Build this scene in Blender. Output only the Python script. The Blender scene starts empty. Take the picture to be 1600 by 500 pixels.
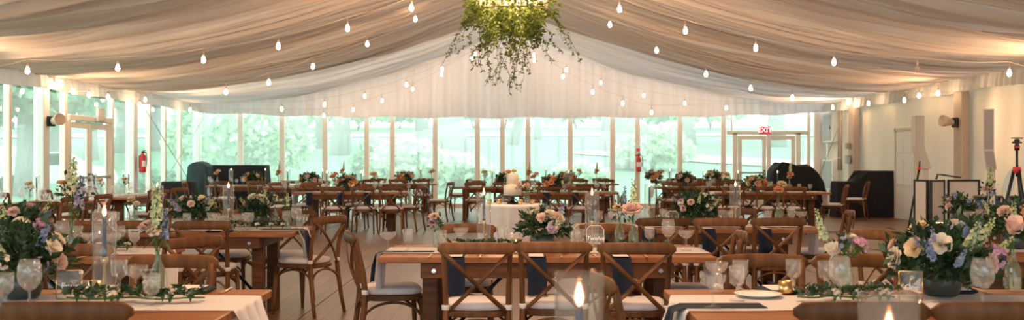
import bpy, math, random
from mathutils import Vector, Matrix, Euler
R_ = math.radians
PI = math.pi
F = 1600.0          # focal length in pixels of the 1600 wide photograph
H = 1.38            # eye height
COL = bpy.context.scene.collection
KIDS = {}
rnd = random.Random(7)

def X(px, Y): return (px - 800.0) * Y / F
def ZZ(py, Y): return H - (py - 250.0) * Y / F

# ------------------------------------------------------------------ mesh builder
class MB:
    def __init__(s):
        s.v = []; s.f = []; s.m = []; s.s = []
    def add(s, vs, fs, mi=0, sm=False, M=None):
        b = len(s.v)
        if M is not None: s.v.extend([tuple(M @ Vector(p)) for p in vs])
        else: s.v.extend([tuple(p) for p in vs])
        for f in fs:
            s.f.append(tuple(b + i for i in f)); s.m.append(mi); s.s.append(sm)
        return s
    def box(s, c, d, mi=0, M=None, bev=0.0):
        x, y, z = c; a, b, h = d[0]/2, d[1]/2, d[2]/2
        if bev <= 0:
            vs = [(x-a,y-b,z-h),(x+a,y-b,z-h),(x+a,y+b,z-h),(x-a,y+b,z-h),(x-a,y-b,z+h),(x+a,y-b,z+h),(x+a,y+b,z+h),(x-a,y+b,z+h)]
            return s.add(vs, [(3,2,1,0),(4,5,6,7),(0,1,5,4),(1,2,6,5),(2,3,7,6),(3,0,4,7)], mi, False, M)
        e = bev
        def ring(ia, ib, zz):
            return [(x-ia+e,y-ib,zz),(x+ia-e,y-ib,zz),(x+ia,y-ib+e,zz),(x+ia,y+ib-e,zz),(x+ia-e,y+ib,zz),(x-ia+e,y+ib,zz),(x-ia,y+ib-e,zz),(x-ia,y-ib+e,zz)]
        vs = ring(a-e, b-e, z-h) + ring(a, b, z-h+e) + ring(a, b, z+h-e) + ring(a-e, b-e, z+h)
        fs = [tuple(range(7,-1,-1)), tuple(range(24,32))]
        for k in range(3):
            for i in range(8):
                j = (i+1) % 8
                fs.append((k*8+i, k*8+j, k*8+8+j, k*8+8+i))
        return s.add(vs, fs, mi, False, M)
    def tube(s, pts, r, n=8, mi=0, M=None, sx=1.0, up=None, cap=True):
        """sweep an ellipse (r along the side, r*sx along the other axis) along pts"""
        pts = [Vector(p) for p in pts]; N = len(pts)
        rr = r if isinstance(r, (list, tuple)) else [r]*N
        vs = []; prev = None
        for i, p in enumerate(pts):
            t = (pts[min(i+1,N-1)] - pts[max(i-1,0)])
            if t.length < 1e-9: t = Vector((0,0,1))
            t.normalize()
            if prev is None:
                u = Vector(up) if up else (Vector((1,0,0)) if abs(t.x) < .9 else Vector((0,1,0)))
            else: u = prev
            u = (u - t*u.dot(t))
            if u.length < 1e-6: u = t.orthogonal()
            u.normalize(); prev = u
            w = t.cross(u)
            for k in range(n):
                a = 2*PI*(k+.5)/n
                vs.append(p + u*(math.cos(a)*rr[i]) + w*(math.sin(a)*rr[i]*sx))
        fs = []
        for i in range(N-1):
            for k in range(n):
                j = (k+1) % n
                fs.append((i*n+k, i*n+j, (i+1)*n+j, (i+1)*n+k))
        s.add(vs, fs, mi, n > 4, M)
        if cap:
            b = len(s.v) - len(vs)
            s.f.append(tuple(b+k for k in range(n-1,-1,-1))); s.m.append(mi); s.s.append(False)
            s.f.append(tuple(b+(N-1)*n+k for k in range(n))); s.m.append(mi); s.s.append(False)
        return s
    def lathe(s, prof, n=14, mi=0, M=None, sm=True):
        vs = []; fs = []
        for (r, z) in prof:
            for k in range(n):
                a = 2*PI*k/n; vs.append((r*math.cos(a), r*math.sin(a), z))
        for i in range(len(prof)-1):
            for k in range(n):
                j = (k+1) % n
                fs.append((i*n+k, i*n+j, (i+1)*n+j, (i+1)*n+k))
        return s.add(vs, fs, mi, sm, M)
    def grid(s, fn, nu, nv, mi=0, sm=True, M=None):
        vs = [fn(i/nu, j/nv) for i in range(nu+1) for j in range(nv+1)]
        w = nv+1
        fs = [(i*w+j, (i+1)*w+j, (i+1)*w+j+1, i*w+j+1) for i in range(nu) for j in range(nv)]
        return s.add(vs, fs, mi, sm, M)
    def mesh(s, name, mats):
        me = bpy.data.meshes.new(name)
        me.from_pydata(s.v, [], s.f)
        me.polygons.foreach_set('material_index', s.m)
        me.polygons.foreach_set('use_smooth', s.s)
        for m in (mats if isinstance(mats, (list, tuple)) else [mats]): me.materials.append(m)
        me.update()
        return me
    def build(s, name, mats, parent=None):
        return part(name, s.mesh(name, mats), parent)

def part(name, me, parent=None, M=None):
    o = bpy.data.objects.new(name, me); COL.objects.link(o)
    if parent is not None:
        o.parent = parent; KIDS.setdefault(parent, []).append(o)
    if M is not None: o.matrix_local = M
    return o

def empty(name, loc=(0,0,0), rz=0.0):
    o = bpy.data.objects.new(name, None); COL.objects.link(o)
    o.empty_display_size = .1
    o.location = loc; o.rotation_euler = (0,0,rz)
    return o

def copy_tree(o, parent=None):
    c = o.copy(); COL.objects.link(c)
    for k in ('label','group','category'):
        if k in c and parent is None: del c[k]
    if parent is not None:
        c.parent = parent; KIDS.setdefault(parent, []).append(c)
    for ch in KIDS.get(o, []): copy_tree(ch, c)
    return c

class Proto:
    """first call hands out the master itself, later calls its copies"""
    def __init__(s, maker): s.maker = maker; s.o = None
    def __call__(s, loc, rz=0.0, sc=1.0, tilt=(0,0)):
        if s.o is None: s.o = s.maker(); o = s.o
        else: o = copy_tree(s.o)
        o.location = loc; o.rotation_euler = (tilt[0], tilt[1], rz); o.scale = (sc,sc,sc)
        return o

def tag(o, label, cat, group=None):
    o['label'] = label; o['category'] = cat
    if group: o['group'] = group
    return o
def struct(o):
    o['kind'] = 'structure'; return o

# labels of repeats: ordered from left to right among those that share base + place
REG = {}
def reg(o, base, where, cat, group=None):
    REG.setdefault((base, where), []).append(o)
    o['category'] = cat; o['group'] = group or (base + ' ' + where)
    return o
ORD = ['first','second','third','fourth','fifth','sixth','seventh','eighth','ninth','tenth','eleventh','twelfth','thirteenth','fourteenth','fifteenth','sixteenth','seventeenth','eighteenth','nineteenth','twentieth']
def write_labels():
    for (base, where), L in REG.items():
        L.sort(key=lambda o: o.location.x / max(o.location.y, .1))
        for i, o in enumerate(L):
            if len(L) == 1: o['label'] = base + ' ' + where
            else: o['label'] = base + ' ' + where + ', ' + ORD[i] + ' from left'

# ------------------------------------------------------------------ materials
def mat(name, col, rough=.6, metal=0.0, spec=.4):
    m = bpy.data.materials.new(name); m.use_nodes = True
    b = m.node_tree.nodes['Principled BSDF']
    b.inputs['Base Color'].default_value = (*col, 1); b.inputs['Roughness'].default_value = rough
    b.inputs['Metallic'].default_value = metal; b.inputs['Specular IOR Level'].default_value = spec
    return m
def ramp(nt, fac, stops):
    r = nt.nodes.new('ShaderNodeValToRGB')
    while len(r.color_ramp.elements) < len(stops): r.color_ramp.elements.new(.5)
    for e, (p, c) in zip(r.color_ramp.elements, stops):
        e.position = p; e.color = (*c, 1)
    nt.links.new(fac, r.inputs['Fac']); return r
def noisy(name, c1, c2, scale=8, stretch=(1,1,1), rough=.6, bump=0.0, detail=3, spec=.4, random_tint=0.0):
    m = mat(name, c1, rough, 0, spec); nt = m.node_tree; b = nt.nodes['Principled BSDF']
    tc = nt.nodes.new('ShaderNodeTexCoord'); mp = nt.nodes.new('ShaderNodeMapping')
    mp.inputs['Scale'].default_value = stretch
    nt.links.new(tc.outputs['Object'], mp.inputs['Vector'])
    n = nt.nodes.new('ShaderNodeTexNoise'); n.inputs['Scale'].default_value = scale; n.inputs['Detail'].default_value = detail
    nt.links.new(mp.outputs['Vector'], n.inputs['Vector'])
    r = ramp(nt, n.outputs['Fac'], [(.3, c1), (.7, c2)])
    out = r.outputs['Color']
    if random_tint:
        oi = nt.nodes.new('ShaderNodeObjectInfo'); hs = nt.nodes.new('ShaderNodeHueSaturation')
        mr = nt.nodes.new('ShaderNodeMapRange'); mr.inputs['To Min'].default_value = 1-random_tint; mr.inputs['To Max'].default_value = 1+random_tint
        nt.links.new(oi.outputs['Random'], mr.inputs['Value']); nt.links.new(mr.outputs['Result'], hs.inputs['Value'])
        nt.links.new(out, hs.inputs['Color']); out = hs.outputs['Color']
    nt.links.new(out, b.inputs['Base Color'])
    if bump:
        bp = nt.nodes.new('ShaderNodeBump'); bp.inputs['Strength'].default_value = bump; bp.inputs['Distance'].default_value = .01
        nt.links.new(n.outputs['Fac'], bp.inputs['Height']); nt.links.new(bp.outputs['Normal'], b.inputs['Normal'])
    return m
def emit(name, col, strength):
    m = bpy.data.materials.new(name); m.use_nodes = True; nt = m.node_tree
    nt.nodes.clear(); e = nt.nodes.new('ShaderNodeEmission'); o = nt.nodes.new('ShaderNodeOutputMaterial')
    e.inputs['Color'].default_value = (*col,1); e.inputs['Strength'].default_value = strength
    nt.links.new(e.outputs[0], o.inputs['Surface']); return m
def glassy(name, tint=(.97,.98,.98), haze=.05, edge=.5, hazecol=(.9,.95,.95), gloss=.02):
    """thin clear glass: see-through, with reflections that grow at grazing angles and a trace of milky haze"""
    m = bpy.data.materials.new(name); m.use_nodes = True; nt = m.node_tree; nt.nodes.clear()
    o = nt.nodes.new('ShaderNodeOutputMaterial')
    t = nt.nodes.new('ShaderNodeBsdfTransparent'); t.inputs['Color'].default_value = (*tint,1)
    g = nt.nodes.new('ShaderNodeBsdfGlossy'); g.inputs['Roughness'].default_value = gloss
    d = nt.nodes.new('ShaderNodeBsdfTranslucent'); d.inputs['Color'].default_value = (*hazecol,1)
    d2 = nt.nodes.new('ShaderNodeBsdfDiffuse'); d2.inputs['Color'].default_value = (*hazecol,1)
    dm = nt.nodes.new('ShaderNodeMixShader'); dm.inputs[0].default_value = .5
    nt.links.new(d.outputs[0], dm.inputs[1]); nt.links.new(d2.outputs[0], dm.inputs[2])
    a = nt.nodes.new('ShaderNodeMixShader'); a.inputs[0].default_value = haze
    nt.links.new(t.outputs[0], a.inputs[1]); nt.links.new(dm.outputs[0], a.inputs[2])
    # Schlick reflectance, the same from both sides of the sheet
    lw = nt.nodes.new('ShaderNodeLayerWeight'); lw.inputs['Blend'].default_value = .5
    pw = nt.nodes.new('ShaderNodeMath'); pw.operation = 'POWER'; pw.inputs[1].default_value = 5.0
    nt.links.new(lw.outputs['Facing'], pw.inputs[0])
    mul = nt.nodes.new('ShaderNodeMath'); mul.operation = 'MULTIPLY_ADD'; mul.inputs[1].default_value = min(.95, edge*3.2); mul.inputs[2].default_value = .03
    nt.links.new(pw.outputs[0], mul.inputs[0])
    b = nt.nodes.new('ShaderNodeMixShader'); nt.links.new(mul.outputs[0], b.inputs[0])
    nt.links.new(a.outputs[0], b.inputs[1]); nt.links.new(g.outputs[0], b.inputs[2])
    nt.links.new(b.outputs[0], o.inputs['Surface']); return m
def cloth(name, col, transl=.3, rough=.9, tcol=None):
    m = bpy.data.materials.new(name); m.use_nodes = True; nt = m.node_tree; nt.nodes.clear()
    o = nt.nodes.new('ShaderNodeOutputMaterial')
    d = nt.nodes.new('ShaderNodeBsdfDiffuse'); d.inputs['Color'].default_value = (*col,1)
    t = nt.nodes.new('ShaderNodeBsdfTranslucent'); t.inputs['Color'].default_value = (*(tcol or col),1)
    x = nt.nodes.new('ShaderNodeMixShader'); x.inputs[0].default_value = transl
    nt.links.new(d.outputs[0], x.inputs[1]); nt.links.new(t.outputs[0], x.inputs[2])
    nt.links.new(x.outputs[0], o.inputs['Surface']); return m
def leafmat(name, c1, c2, transl=.35):
    m = cloth(name, c1, transl); nt = m.node_tree
    tc = nt.nodes.new('ShaderNodeTexCoord'); n = nt.nodes.new('ShaderNodeTexNoise'); n.inputs['Scale'].default_value = 14
    nt.links.new(tc.outputs['Object'], n.inputs['Vector'])
    r = ramp(nt, n.outputs['Fac'], [(.35, c1), (.65, c2)])
    for nd in nt.nodes:
        if nd.type in ('BSDF_DIFFUSE','BSDF_TRANSLUCENT'): nt.links.new(r.outputs['Color'], nd.inputs['Color'])
    return m

def gathered(name, col, tcol, t0, t1, axis_scale, dcol=None):
    m = cloth(name, col, .1, tcol=tcol); nt = m.node_tree
    tc = nt.nodes.new('ShaderNodeTexCoord'); mp = nt.nodes.new('ShaderNodeMapping'); mp.inputs['Scale'].default_value = axis_scale
    nt.links.new(tc.outputs['Object'], mp.inputs['Vector'])
    n = nt.nodes.new('ShaderNodeTexNoise'); n.inputs['Scale'].default_value = 1.0; n.inputs['Detail'].default_value = 7; n.inputs['Roughness'].default_value = .65
    nt.links.new(mp.outputs['Vector'], n.inputs['Vector'])
    mr = nt.nodes.new('ShaderNodeMapRange'); mr.inputs['From Min'].default_value = .3; mr.inputs['From Max'].default_value = .7
    mr.inputs['To Min'].default_value = t0; mr.inputs['To Max'].default_value = t1
    nt.links.new(n.outputs['Fac'], mr.inputs['Value'])
    for nd in nt.nodes:
        if nd.type == 'MIX_SHADER': nt.links.new(mr.outputs['Result'], nd.inputs[0])
    return m
M = {}
M['chair'] = noisy('chair_wood', (.095,.034,.011), (.195,.080,.027), 6, (3,3,.6), .48, .15, spec=.22, random_tint=.32)
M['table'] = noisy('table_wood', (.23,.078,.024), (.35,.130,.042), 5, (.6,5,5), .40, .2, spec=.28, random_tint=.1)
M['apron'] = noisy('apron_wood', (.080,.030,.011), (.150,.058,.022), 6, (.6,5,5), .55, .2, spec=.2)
M['cushion'] = noisy('cushion_cloth', (.72,.66,.66), (.80,.74,.74), 9, rough=.95)
M['bolt'] = mat('bolt_steel', (.6,.6,.62), .3, 1)
M['brace'] = mat('dark_steel', (.03,.032,.036), .4, .6)
M['runner'] = cloth('runner_gauze', (.80,.76,.76), .2)
M['navy'] = noisy('navy_cloth', (.007,.012,.026), (.012,.019,.040), 60, rough=.9)
M['card'] = mat('card_paper', (.8,.72,.68), .8)
M['gold'] = mat('gold_metal', (.75,.5,.22), .28, 1)
M['brass'] = mat('brass_metal', (.7,.52,.3), .3, 1)
M['wax'] = mat('blue_wax', (.018,.042,.095), .45)
M['greenwax'] = mat('green_wax', (.03,.12,.11), .45)
M['wick'] = mat('wick_black', (.02,.02,.02), .9)
M['flame'] = emit('flame_glow', (1.0,.72,.42), 9)
M['flameshell'] = bpy.data.materials.new('flame_rim'); M['flameshell'].use_nodes = True
nt = M['flameshell'].node_tree; nt.nodes.clear()
_o = nt.nodes.new('ShaderNodeOutputMaterial'); _a = nt.nodes.new('ShaderNodeAddShader'); _t = nt.nodes.new('ShaderNodeBsdfTransparent'); _e = nt.nodes.new('ShaderNodeEmission')
_e.inputs['Color'].default_value = (1,.26,.07,1); _e.inputs['Strength'].default_value = .7
nt.links.new(_t.outputs[0], _a.inputs[0]); nt.links.new(_e.outputs[0], _a.inputs[1]); nt.links.new(_a.outputs[0], _o.inputs['Surface'])
M['bulb'] = emit('bulb_glow', (1.0,.66,.38), 80)
M['lamp'] = emit('lamp_glow', (1.0,.62,.33), 70)
M['deadbulb'] = glassy('unlit_glass', (.9,.85,.8), .2, .5, (.9,.85,.8))
M['socket'] = mat('socket_beige', (.55,.42,.32), .6)
M['cable'] = mat('cable_pale', (.62,.5,.38), .6)
M['crystal'] = glassy('crystal_glass', (.985,.985,.98), .09, .25, (.98,.95,.93), .08)
M['hurricane'] = glassy('hurricane_glass', (.985,.99,.99), .06, .3, (.94,.97,.98), .04)
M['bottle'] = glassy('bottle_glass', (.93,.975,.945), .06, .2, (.8,.92,.85), .04)
M['acrylic'] = glassy('acrylic_sheet', (.96,.96,.96), .08, .12, (.9,.9,.9), .05)
M['pane'] = glassy('window_glass', (.92,.98,.95), .20, .10, (.84,.97,.91), .0)  # cloudy vinyl haze, raised to imitate veiling glare as well
M['pane2'] = glassy('side_window_glass', (.88,.955,.915), .13, .10, (.84,.97,.91), .0)
M['letter'] = mat('white_ink', (.92,.92,.92), .6)
M['frame'] = mat('window_frame', (.84,.74,.65), .5)
M['frame2'] = mat('column_frame', (.74,.74,.72), .45)
M['doorframe'] = mat('door_frame', (.80,.74,.66), .45)
M['white'] = mat('white_paint', (.78,.76,.73), .6)
M['offwhite'] = mat('speaker_white', (.62,.56,.52), .6)
M['grille'] = noisy('speaker_grille', (.30,.28,.28), (.38,.36,.36), 220, rough=.7)
M['greymetal'] = mat('grey_metal', (.42,.45,.44), .5, .2)
M['vinyl'] = cloth('wall_vinyl', (.70,.60,.47), .05, tcol=(.85,.80,.68))
M['valance'] = cloth('valance_cloth', (.74,.70,.66), .12)
M['ceil_end'] = gathered('daylit_end_bay_cloth', (.74,.70,.67), (.84,.86,.88), .02, .09, (.03,3.4,.0))  # paler copy of the liner cloth, imitates daylight on the last bay
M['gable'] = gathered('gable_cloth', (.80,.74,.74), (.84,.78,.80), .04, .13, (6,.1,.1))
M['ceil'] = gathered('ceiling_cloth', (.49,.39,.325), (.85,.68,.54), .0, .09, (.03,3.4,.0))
M['black'] = noisy('black_cloth', (.010,.010,.012), (.02,.02,.023), 20, rough=.95)
M['teal'] = noisy('dark_teal_cloth', (.03,.05,.055), (.045,.07,.075), 10, rough=.95)
M['blackplastic'] = mat('black_plastic', (.015,.015,.017), .4)
M['red'] = mat('extinguisher_red', (.55,.02,.025), .35)
M['redsign'] = emit('exit_red', (.85,.06,.05), .7)
M['exitletter'] = emit('exit_letter', (1,.9,.86), 1.1)
M['signred'] = mat('sign_red', (.75,.05,.05), .5)
M['blue'] = mat('blue_plastic', (.04,.10,.22), .5)
M['tablecloth'] = noisy('white_linen', (.72,.67,.66), (.78,.73,.71), 6, rough=.95)
M['cake'] = noisy('cake_icing', (.76,.66,.52), (.82,.72,.58), 30, rough=.7)
M['scrim'] = cloth('scrim_cloth', (.80,.72,.66), .1)
M['stem'] = leafmat('stem_green', (.06,.14,.04), (.1,.2,.06), .1)
M['leaf'] = leafmat('dark_leaf', (.022,.045,.020), (.06,.10,.05), .25)
M['leaf2'] = leafmat('eucalyptus_leaf', (.06,.10,.07), (.13,.19,.13), .25)
M['limeleaf'] = leafmat('lime_leaf', (.22,.33,.07), (.36,.48,.13), .35)
M['hang'] = leafmat('hanging_leaf', (.09,.13,.032), (.25,.30,.085), .35)
M['ivory'] = leafmat('ivory_petal', (.80,.70,.55), (.86,.78,.66), .3)
M['blush'] = leafmat('blush_petal', (.80,.55,.46), (.84,.64,.56), .3)
M['peach'] = leafmat('peach_petal', (.82,.36,.16), (.86,.50,.28), .3)
M['cream'] = leafmat('cream_petal', (.80,.60,.36), (.84,.70,.48), .3)
M['blueflower'] = leafmat('blue_petal', (.26,.32,.50), (.38,.44,.62), .3)
M['pink'] = leafmat('pink_petal', (.66,.30,.44), (.76,.46,.58), .3)
M['lilac'] = leafmat('lilac_petal', (.40,.35,.52), (.52,.46,.62), .3)
M['limewhite'] = leafmat('pale_green_petal', (.55,.62,.32), (.72,.74,.5), .3)
M['bowl'] = mat('dark_bowl', (.05,.055,.05), .3)
M['bark'] = noisy('bark', (.24,.225,.225), (.36,.345,.34), 6, (4,4,.5), .9, .5)
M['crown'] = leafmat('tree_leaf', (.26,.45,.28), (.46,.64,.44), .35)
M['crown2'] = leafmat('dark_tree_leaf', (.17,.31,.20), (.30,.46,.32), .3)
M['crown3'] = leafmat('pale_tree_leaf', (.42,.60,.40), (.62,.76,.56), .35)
M['lawn'] = noisy('lawn_grass', (.15,.26,.18), (.20,.31,.22), 1.2, rough=1.0, detail=8, spec=0)
M['path'] = noisy('path_gravel', (.50,.52,.50), (.58,.60,.57), 3, rough=1)
M['mulch'] = noisy('mulch', (.34,.29,.26), (.44,.38,.34), 5, rough=1, spec=0)
M['crystaldrum'] = glassy('drum_crystal', (.9,.9,.9), .35, .4, (.95,.93,.9), .1)

def floor_material():
    m = mat('floor_planks', (.1,.06,.04), .36, 0, .75); nt = m.node_tree; b = nt.nodes['Principled BSDF']
    tc = nt.nodes.new('ShaderNodeTexCoord')
    mp = nt.nodes.new('ShaderNodeMapping'); mp.inputs['Rotation'].default_value = (0,0,R_(90))
    nt.links.new(tc.outputs['Object'], mp.inputs['Vector'])
    br = nt.nodes.new('ShaderNodeTexBrick'); br.offset = .5
    br.inputs['Color1'].default_value = (.18,.078,.030,1); br.inputs['Color2'].default_value = (.235,.106,.042,1); br.inputs['Mortar'].default_value = (.03,.018,.012,1)
    br.inputs['Scale'].default_value = 1.0; br.inputs['Mortar Size'].default_value = .004
    br.inputs['Brick Width'].default_value = 1.22; br.inputs['Row Height'].default_value = .15
    nt.links.new(mp.outputs['Vector'], br.inputs['Vector'])
    mp2 = nt.nodes.new('ShaderNodeMapping'); mp2.inputs['Scale'].default_value = (5,.6,1)
    nt.links.new(tc.outputs['Object'], mp2.inputs['Vector'])
    n = nt.nodes.new('ShaderNodeTexNoise'); n.inputs['Scale'].default_value = 4; n.inputs['Detail'].default_value = 5
    nt.links.new(mp2.outputs['Vector'], n.inputs['Vector'])
    mx = nt.nodes.new('ShaderNodeMix'); mx.data_type = 'RGBA'; mx.blend_type = 'MULTIPLY'; mx.inputs['Factor'].default_value = .6
    r = ramp(nt, n.outputs['Fac'], [(.3,(.6,.6,.6)),(.7,(1.3,1.25,1.2))])
    nt.links.new(br.outputs['Color'], mx.inputs['A']); nt.links.new(r.outputs['Color'], mx.inputs['B'])
    nt.links.new(mx.outputs['Result'], b.inputs['Base Color'])
    r2 = ramp(nt, n.outputs['Fac'], [(.2,(.35,.35,.35)),(.8,(.39,.39,.39))])
    nt.links.new(r2.outputs['Color'], b.inputs['Roughness'])
    return m
M['floor'] = floor_material()

# ------------------------------------------------------------------ the setting
W = 9.1; YF = 29.7; YB = -7.0; EAVE = 3.05
def ceil_prof(x):
    return EAVE + 2.03 * max(0.0, 1 - abs(x)/9.15)**1.72

mb = MB(); mb.box((0,(YF+YB)/2,-.05),(2*W+.6,YF-YB+.6,.1))
struct(mb.build('floor', M['floor']))
# floor sheet seams
mb = MB()
for k in range(-6, 7):
    mb.box((k*1.85+0.0, (YF+YB)/2, .001), (.012, YF-YB, .002))
struct(mb.build('trim_1', mat('seam', (.035,.02,.013), .5)))

# pleated ceiling liner, gathered at the ridge and at the eaves, in bays between the rafters
BAYS = [-4.7, .2, 5.1, 10.0, 14.9, 19.8, 24.7, 29.75]
waves = [(rnd.uniform(.11,.75), rnd.uniform(0,6.28), rnd.uniform(.5,1)) for _ in range(14)] + [(rnd.uniform(.075,.16), rnd.uniform(0,6.28), rnd.uniform(1.8,2.8)) for _ in range(8)]
def fold(y, x):
    s = 0
    for (L, ph, a) in waves:
        s += a * math.sin(2*PI*(y + .05*math.sin(x*.7+ph))/L + ph) * L
    return s
def ceil_pt(u, v):
    x = -9.12 + 18.24*u
    y = YB + (29.55-YB)*v
    z = ceil_prof(x)
    t = 1 - abs(x)/9.15
    amp = .034*math.sin(PI*min(1,max(.0,t*.92+.06)))**.6 + .004
    for a, b in zip(BAYS, BAYS[1:]):
        if a <= y < b:
            q = (y-a)/(b-a)
            z -= .17 * (4*q*(1-q))**1.0 * math.sin(PI*min(1,max(0,t)))**.7
            break
    z += amp*fold(y, x)*1.5
    return (x, y, z)
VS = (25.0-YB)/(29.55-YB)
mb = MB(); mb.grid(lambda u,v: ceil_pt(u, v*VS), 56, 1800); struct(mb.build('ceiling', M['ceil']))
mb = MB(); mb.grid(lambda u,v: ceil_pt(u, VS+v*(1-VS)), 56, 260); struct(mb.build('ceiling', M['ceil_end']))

# pleated gable lining at the far end
def gable_pt(u, v):
    x = -9.1 + 18.2*u
    zb = 2.60 + .15*(abs(x)/9.1)**3 + .02*math.sin(x*3.1)
    zt = ceil_prof(x) + .02
    z = zb + (zt-zb)*v
    y = 29.52 - .05*(1-v)**2 + .022*math.sin(x*30+1.5*math.sin(x*2.3)) + .016*math.sin(x*17.3+2) - (.06*math.exp(-((v-.12)/.1)**2))
    return (x, y, z)
mb = MB(); mb.grid(gable_pt, 700, 10)
struct(mb.build('wall_gable', M['gable']))
# valances along the side walls
for sx, nm in ((-1,'trim_2'),(1,'trim_3')):
    def val_pt(u, v):
        y = YB + (29.5-YB)*u
        z = 2.74 + .02*math.sin(y*2) + (EAVE+.06-2.74)*v
        x = sx*(9.0 - .045*(1-v) + .02*math.sin(y*26+math.sin(y*3)*2) + .012*math.sin(y*41))
        return (x, y, z)
    mb = MB(); mb.grid(val_pt, 1100, 4)
    struct(mb.build(nm, M['valance']))

# far wall: posts, panes, door with sidelights
tn = [3]; wn = [0]
def trim(mb, m):
    tn[0] += 1; return struct(mb.build('trim_%d' % tn[0], m))
def pane(mb, m):
    wn[0] += 1; return struct(mb.build('window_%d' % wn[0], m))
FAR = [376,441,508,573,613,680,746,785,825,891,957,996,1062,1130]
for px in FAR:
    mb = MB(); mb.box((X(px,YF), YF, 1.4), (.15,.10,2.8), bev=.012); trim(mb, M['frame'])
edges = [300]+FAR+[1268]
for a, b in zip(edges, edges[1:]):
    if a == 1130: continue
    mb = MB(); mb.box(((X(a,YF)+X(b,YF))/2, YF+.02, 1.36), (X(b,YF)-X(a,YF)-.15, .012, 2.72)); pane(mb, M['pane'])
for (y0, z0, hh) in ((YF, .06, .12),):
    mb = MB(); mb.box(((X(300,YF)+X(1134,YF))/2, y0, z0), (X(1134,YF)-X(300,YF), .09, hh)); struct(mb.build('baseboard_back', M['frame']))
# right-hand exit doorway in the far wall
x0, x1 = X(1130,YF)+.1, X(1262,YF)
zt = 2.17
mb = MB()
mb.box(((x0+x1)/2, YF, zt), (x1-x0, .12, .12), bev=.01)
mb.box((X(1262,YF)+.02, YF, 1.4), (.1,.12,2.8), bev=.01)
mb.box((X(1148,YF), YF, zt/2), (.13,.12,zt), bev=.01); mb.box((X(1247,YF), YF, zt/2), (.13,.12,zt), bev=.01)
mb.box((X(1143,YF), YF, 2.5), (.04,.08,.6))
trim(mb, M['doorframe'])
mb = MB()
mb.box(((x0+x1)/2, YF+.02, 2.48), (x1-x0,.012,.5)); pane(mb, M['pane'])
for a,b in ((1131,1147),(1248,1262)):
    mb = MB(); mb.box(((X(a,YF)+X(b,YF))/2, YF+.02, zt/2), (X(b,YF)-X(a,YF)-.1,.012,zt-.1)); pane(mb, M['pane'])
def door_leaf(nm, w, h, loc, rz, handle_side=1):
    d = struct(empty(nm, loc, rz))
    mb = MB()
    mb.box((0,0,h-.06),(w-.24,.046,.12)); mb.box((0,0,.12),(w-.24,.046,.24))
    mb.box((-w/2+.06,0,h/2),(.12,.05,h),bev=.006); mb.box((w/2-.06,0,h/2),(.12,.05,h),bev=.006)
    mb.build('door_frame', M['doorframe'], d)
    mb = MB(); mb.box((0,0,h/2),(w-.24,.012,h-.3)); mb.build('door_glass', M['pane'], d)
    mb = MB(); mb.tube([(-w/2+.05,-.07,1.0),(w/2-.05,-.07,1.0)], .028, 8)
    mb.box((-w/2+.06,-.05,1.0),(.06,.07,.08)); mb.box((w/2-.06,-.05,1.0),(.06,.07,.08)); mb.build('push_bar', M['greymetal'], d)
    mb = MB(); mb.box((handle_side*(w/2-.06),-.05,1.0),(.05,.06,.16),bev=.01); mb.build('door_latch', M['blackplastic'], d)
    return d
dw = (X(1243,YF)-X(1152,YF))/2
door_leaf('door_1', dw-.02, 2.08, (X(1152,YF)+dw/2, YF-.0, .01), 0, 1)
door_leaf('door_2', dw-.02, 2.08, (X(1243,YF)-dw/2, YF-.0, .01), 0, -1)

# left wall of glass
def LY(px): return F*W/(800-px)
def lbox(y, z, dy, dz, dx, m, st=trim, x=-W):
    mb = MB(); mb.box((x, y, z), (dx, dy, dz), bev=.01 if dx > .03 else 0); return st(mb, m)
THICK = [5.1, 10.0, 14.9, LY(65), LY(206), 29.62]
THIN = [LY(12), LY(99), LY(172)+.05, LY(232), LY(256), LY(280), 16.1, 17.3, 11.2, 12.4, 13.7]
for y in THICK: lbox(y, 1.4, .26 if y < 29 else .2, 2.8, .2, M['frame2'])
for y in THIN: lbox(y, 1.4, .10, 2.8, .12, M['frame'])
DL0, DL1 = LY(103), LY(171)
ys = sorted(THICK + THIN)
for a, b in zip(ys, ys[1:]):
    if abs(a - LY(99)) < .02: continue
    lbox((a+b)/2, 1.36, b-a-.12, 2.72, .012, M['pane2'], pane, -W-.02)
mb = MB(); mb.box((-W, (5.1+DL0)/2, .06), (.11, DL0-5.1, .12)); struct(mb.build('baseboard_left', M['frame']))
lbox((DL0+DL1)/2, 2.26, DL1-DL0, .12, .16, M['doorframe'])
lbox((DL0+DL1)/2, 2.53, DL1-DL0-.1, .42, .012, M['pane2'], pane, -W-.02)
lbox(DL0+.02, 1.1, .12, 2.2, .16, M['doorframe']); lbox(DL1-.03, 1.1, .12, 2.2, .16, M['doorframe'])
dl = (DL1-DL0-.18)/2
door_leaf('door_3', dl-.02, 2.16, (-W, DL0+.08+dl/2, .01), R_(90), 1)
door_leaf('door_4', dl-.02, 2.16, (-W, DL0+.08+dl*1.5, .01), R_(90), -1)
# remaining left wall behind the camera: glass; back wall left open for more daylight
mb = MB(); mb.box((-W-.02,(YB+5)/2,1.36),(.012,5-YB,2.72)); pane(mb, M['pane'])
for y in (-4.7,-2.2,.2,2.7): lbox(y,1.4,.12,2.8,.14,M['frame'])
for k in range(13):
    mb = MB(); mb.box((-W+k*2*W/12,YB,1.4),(.15,.1,2.8)); trim(mb, M['frame'])

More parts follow.
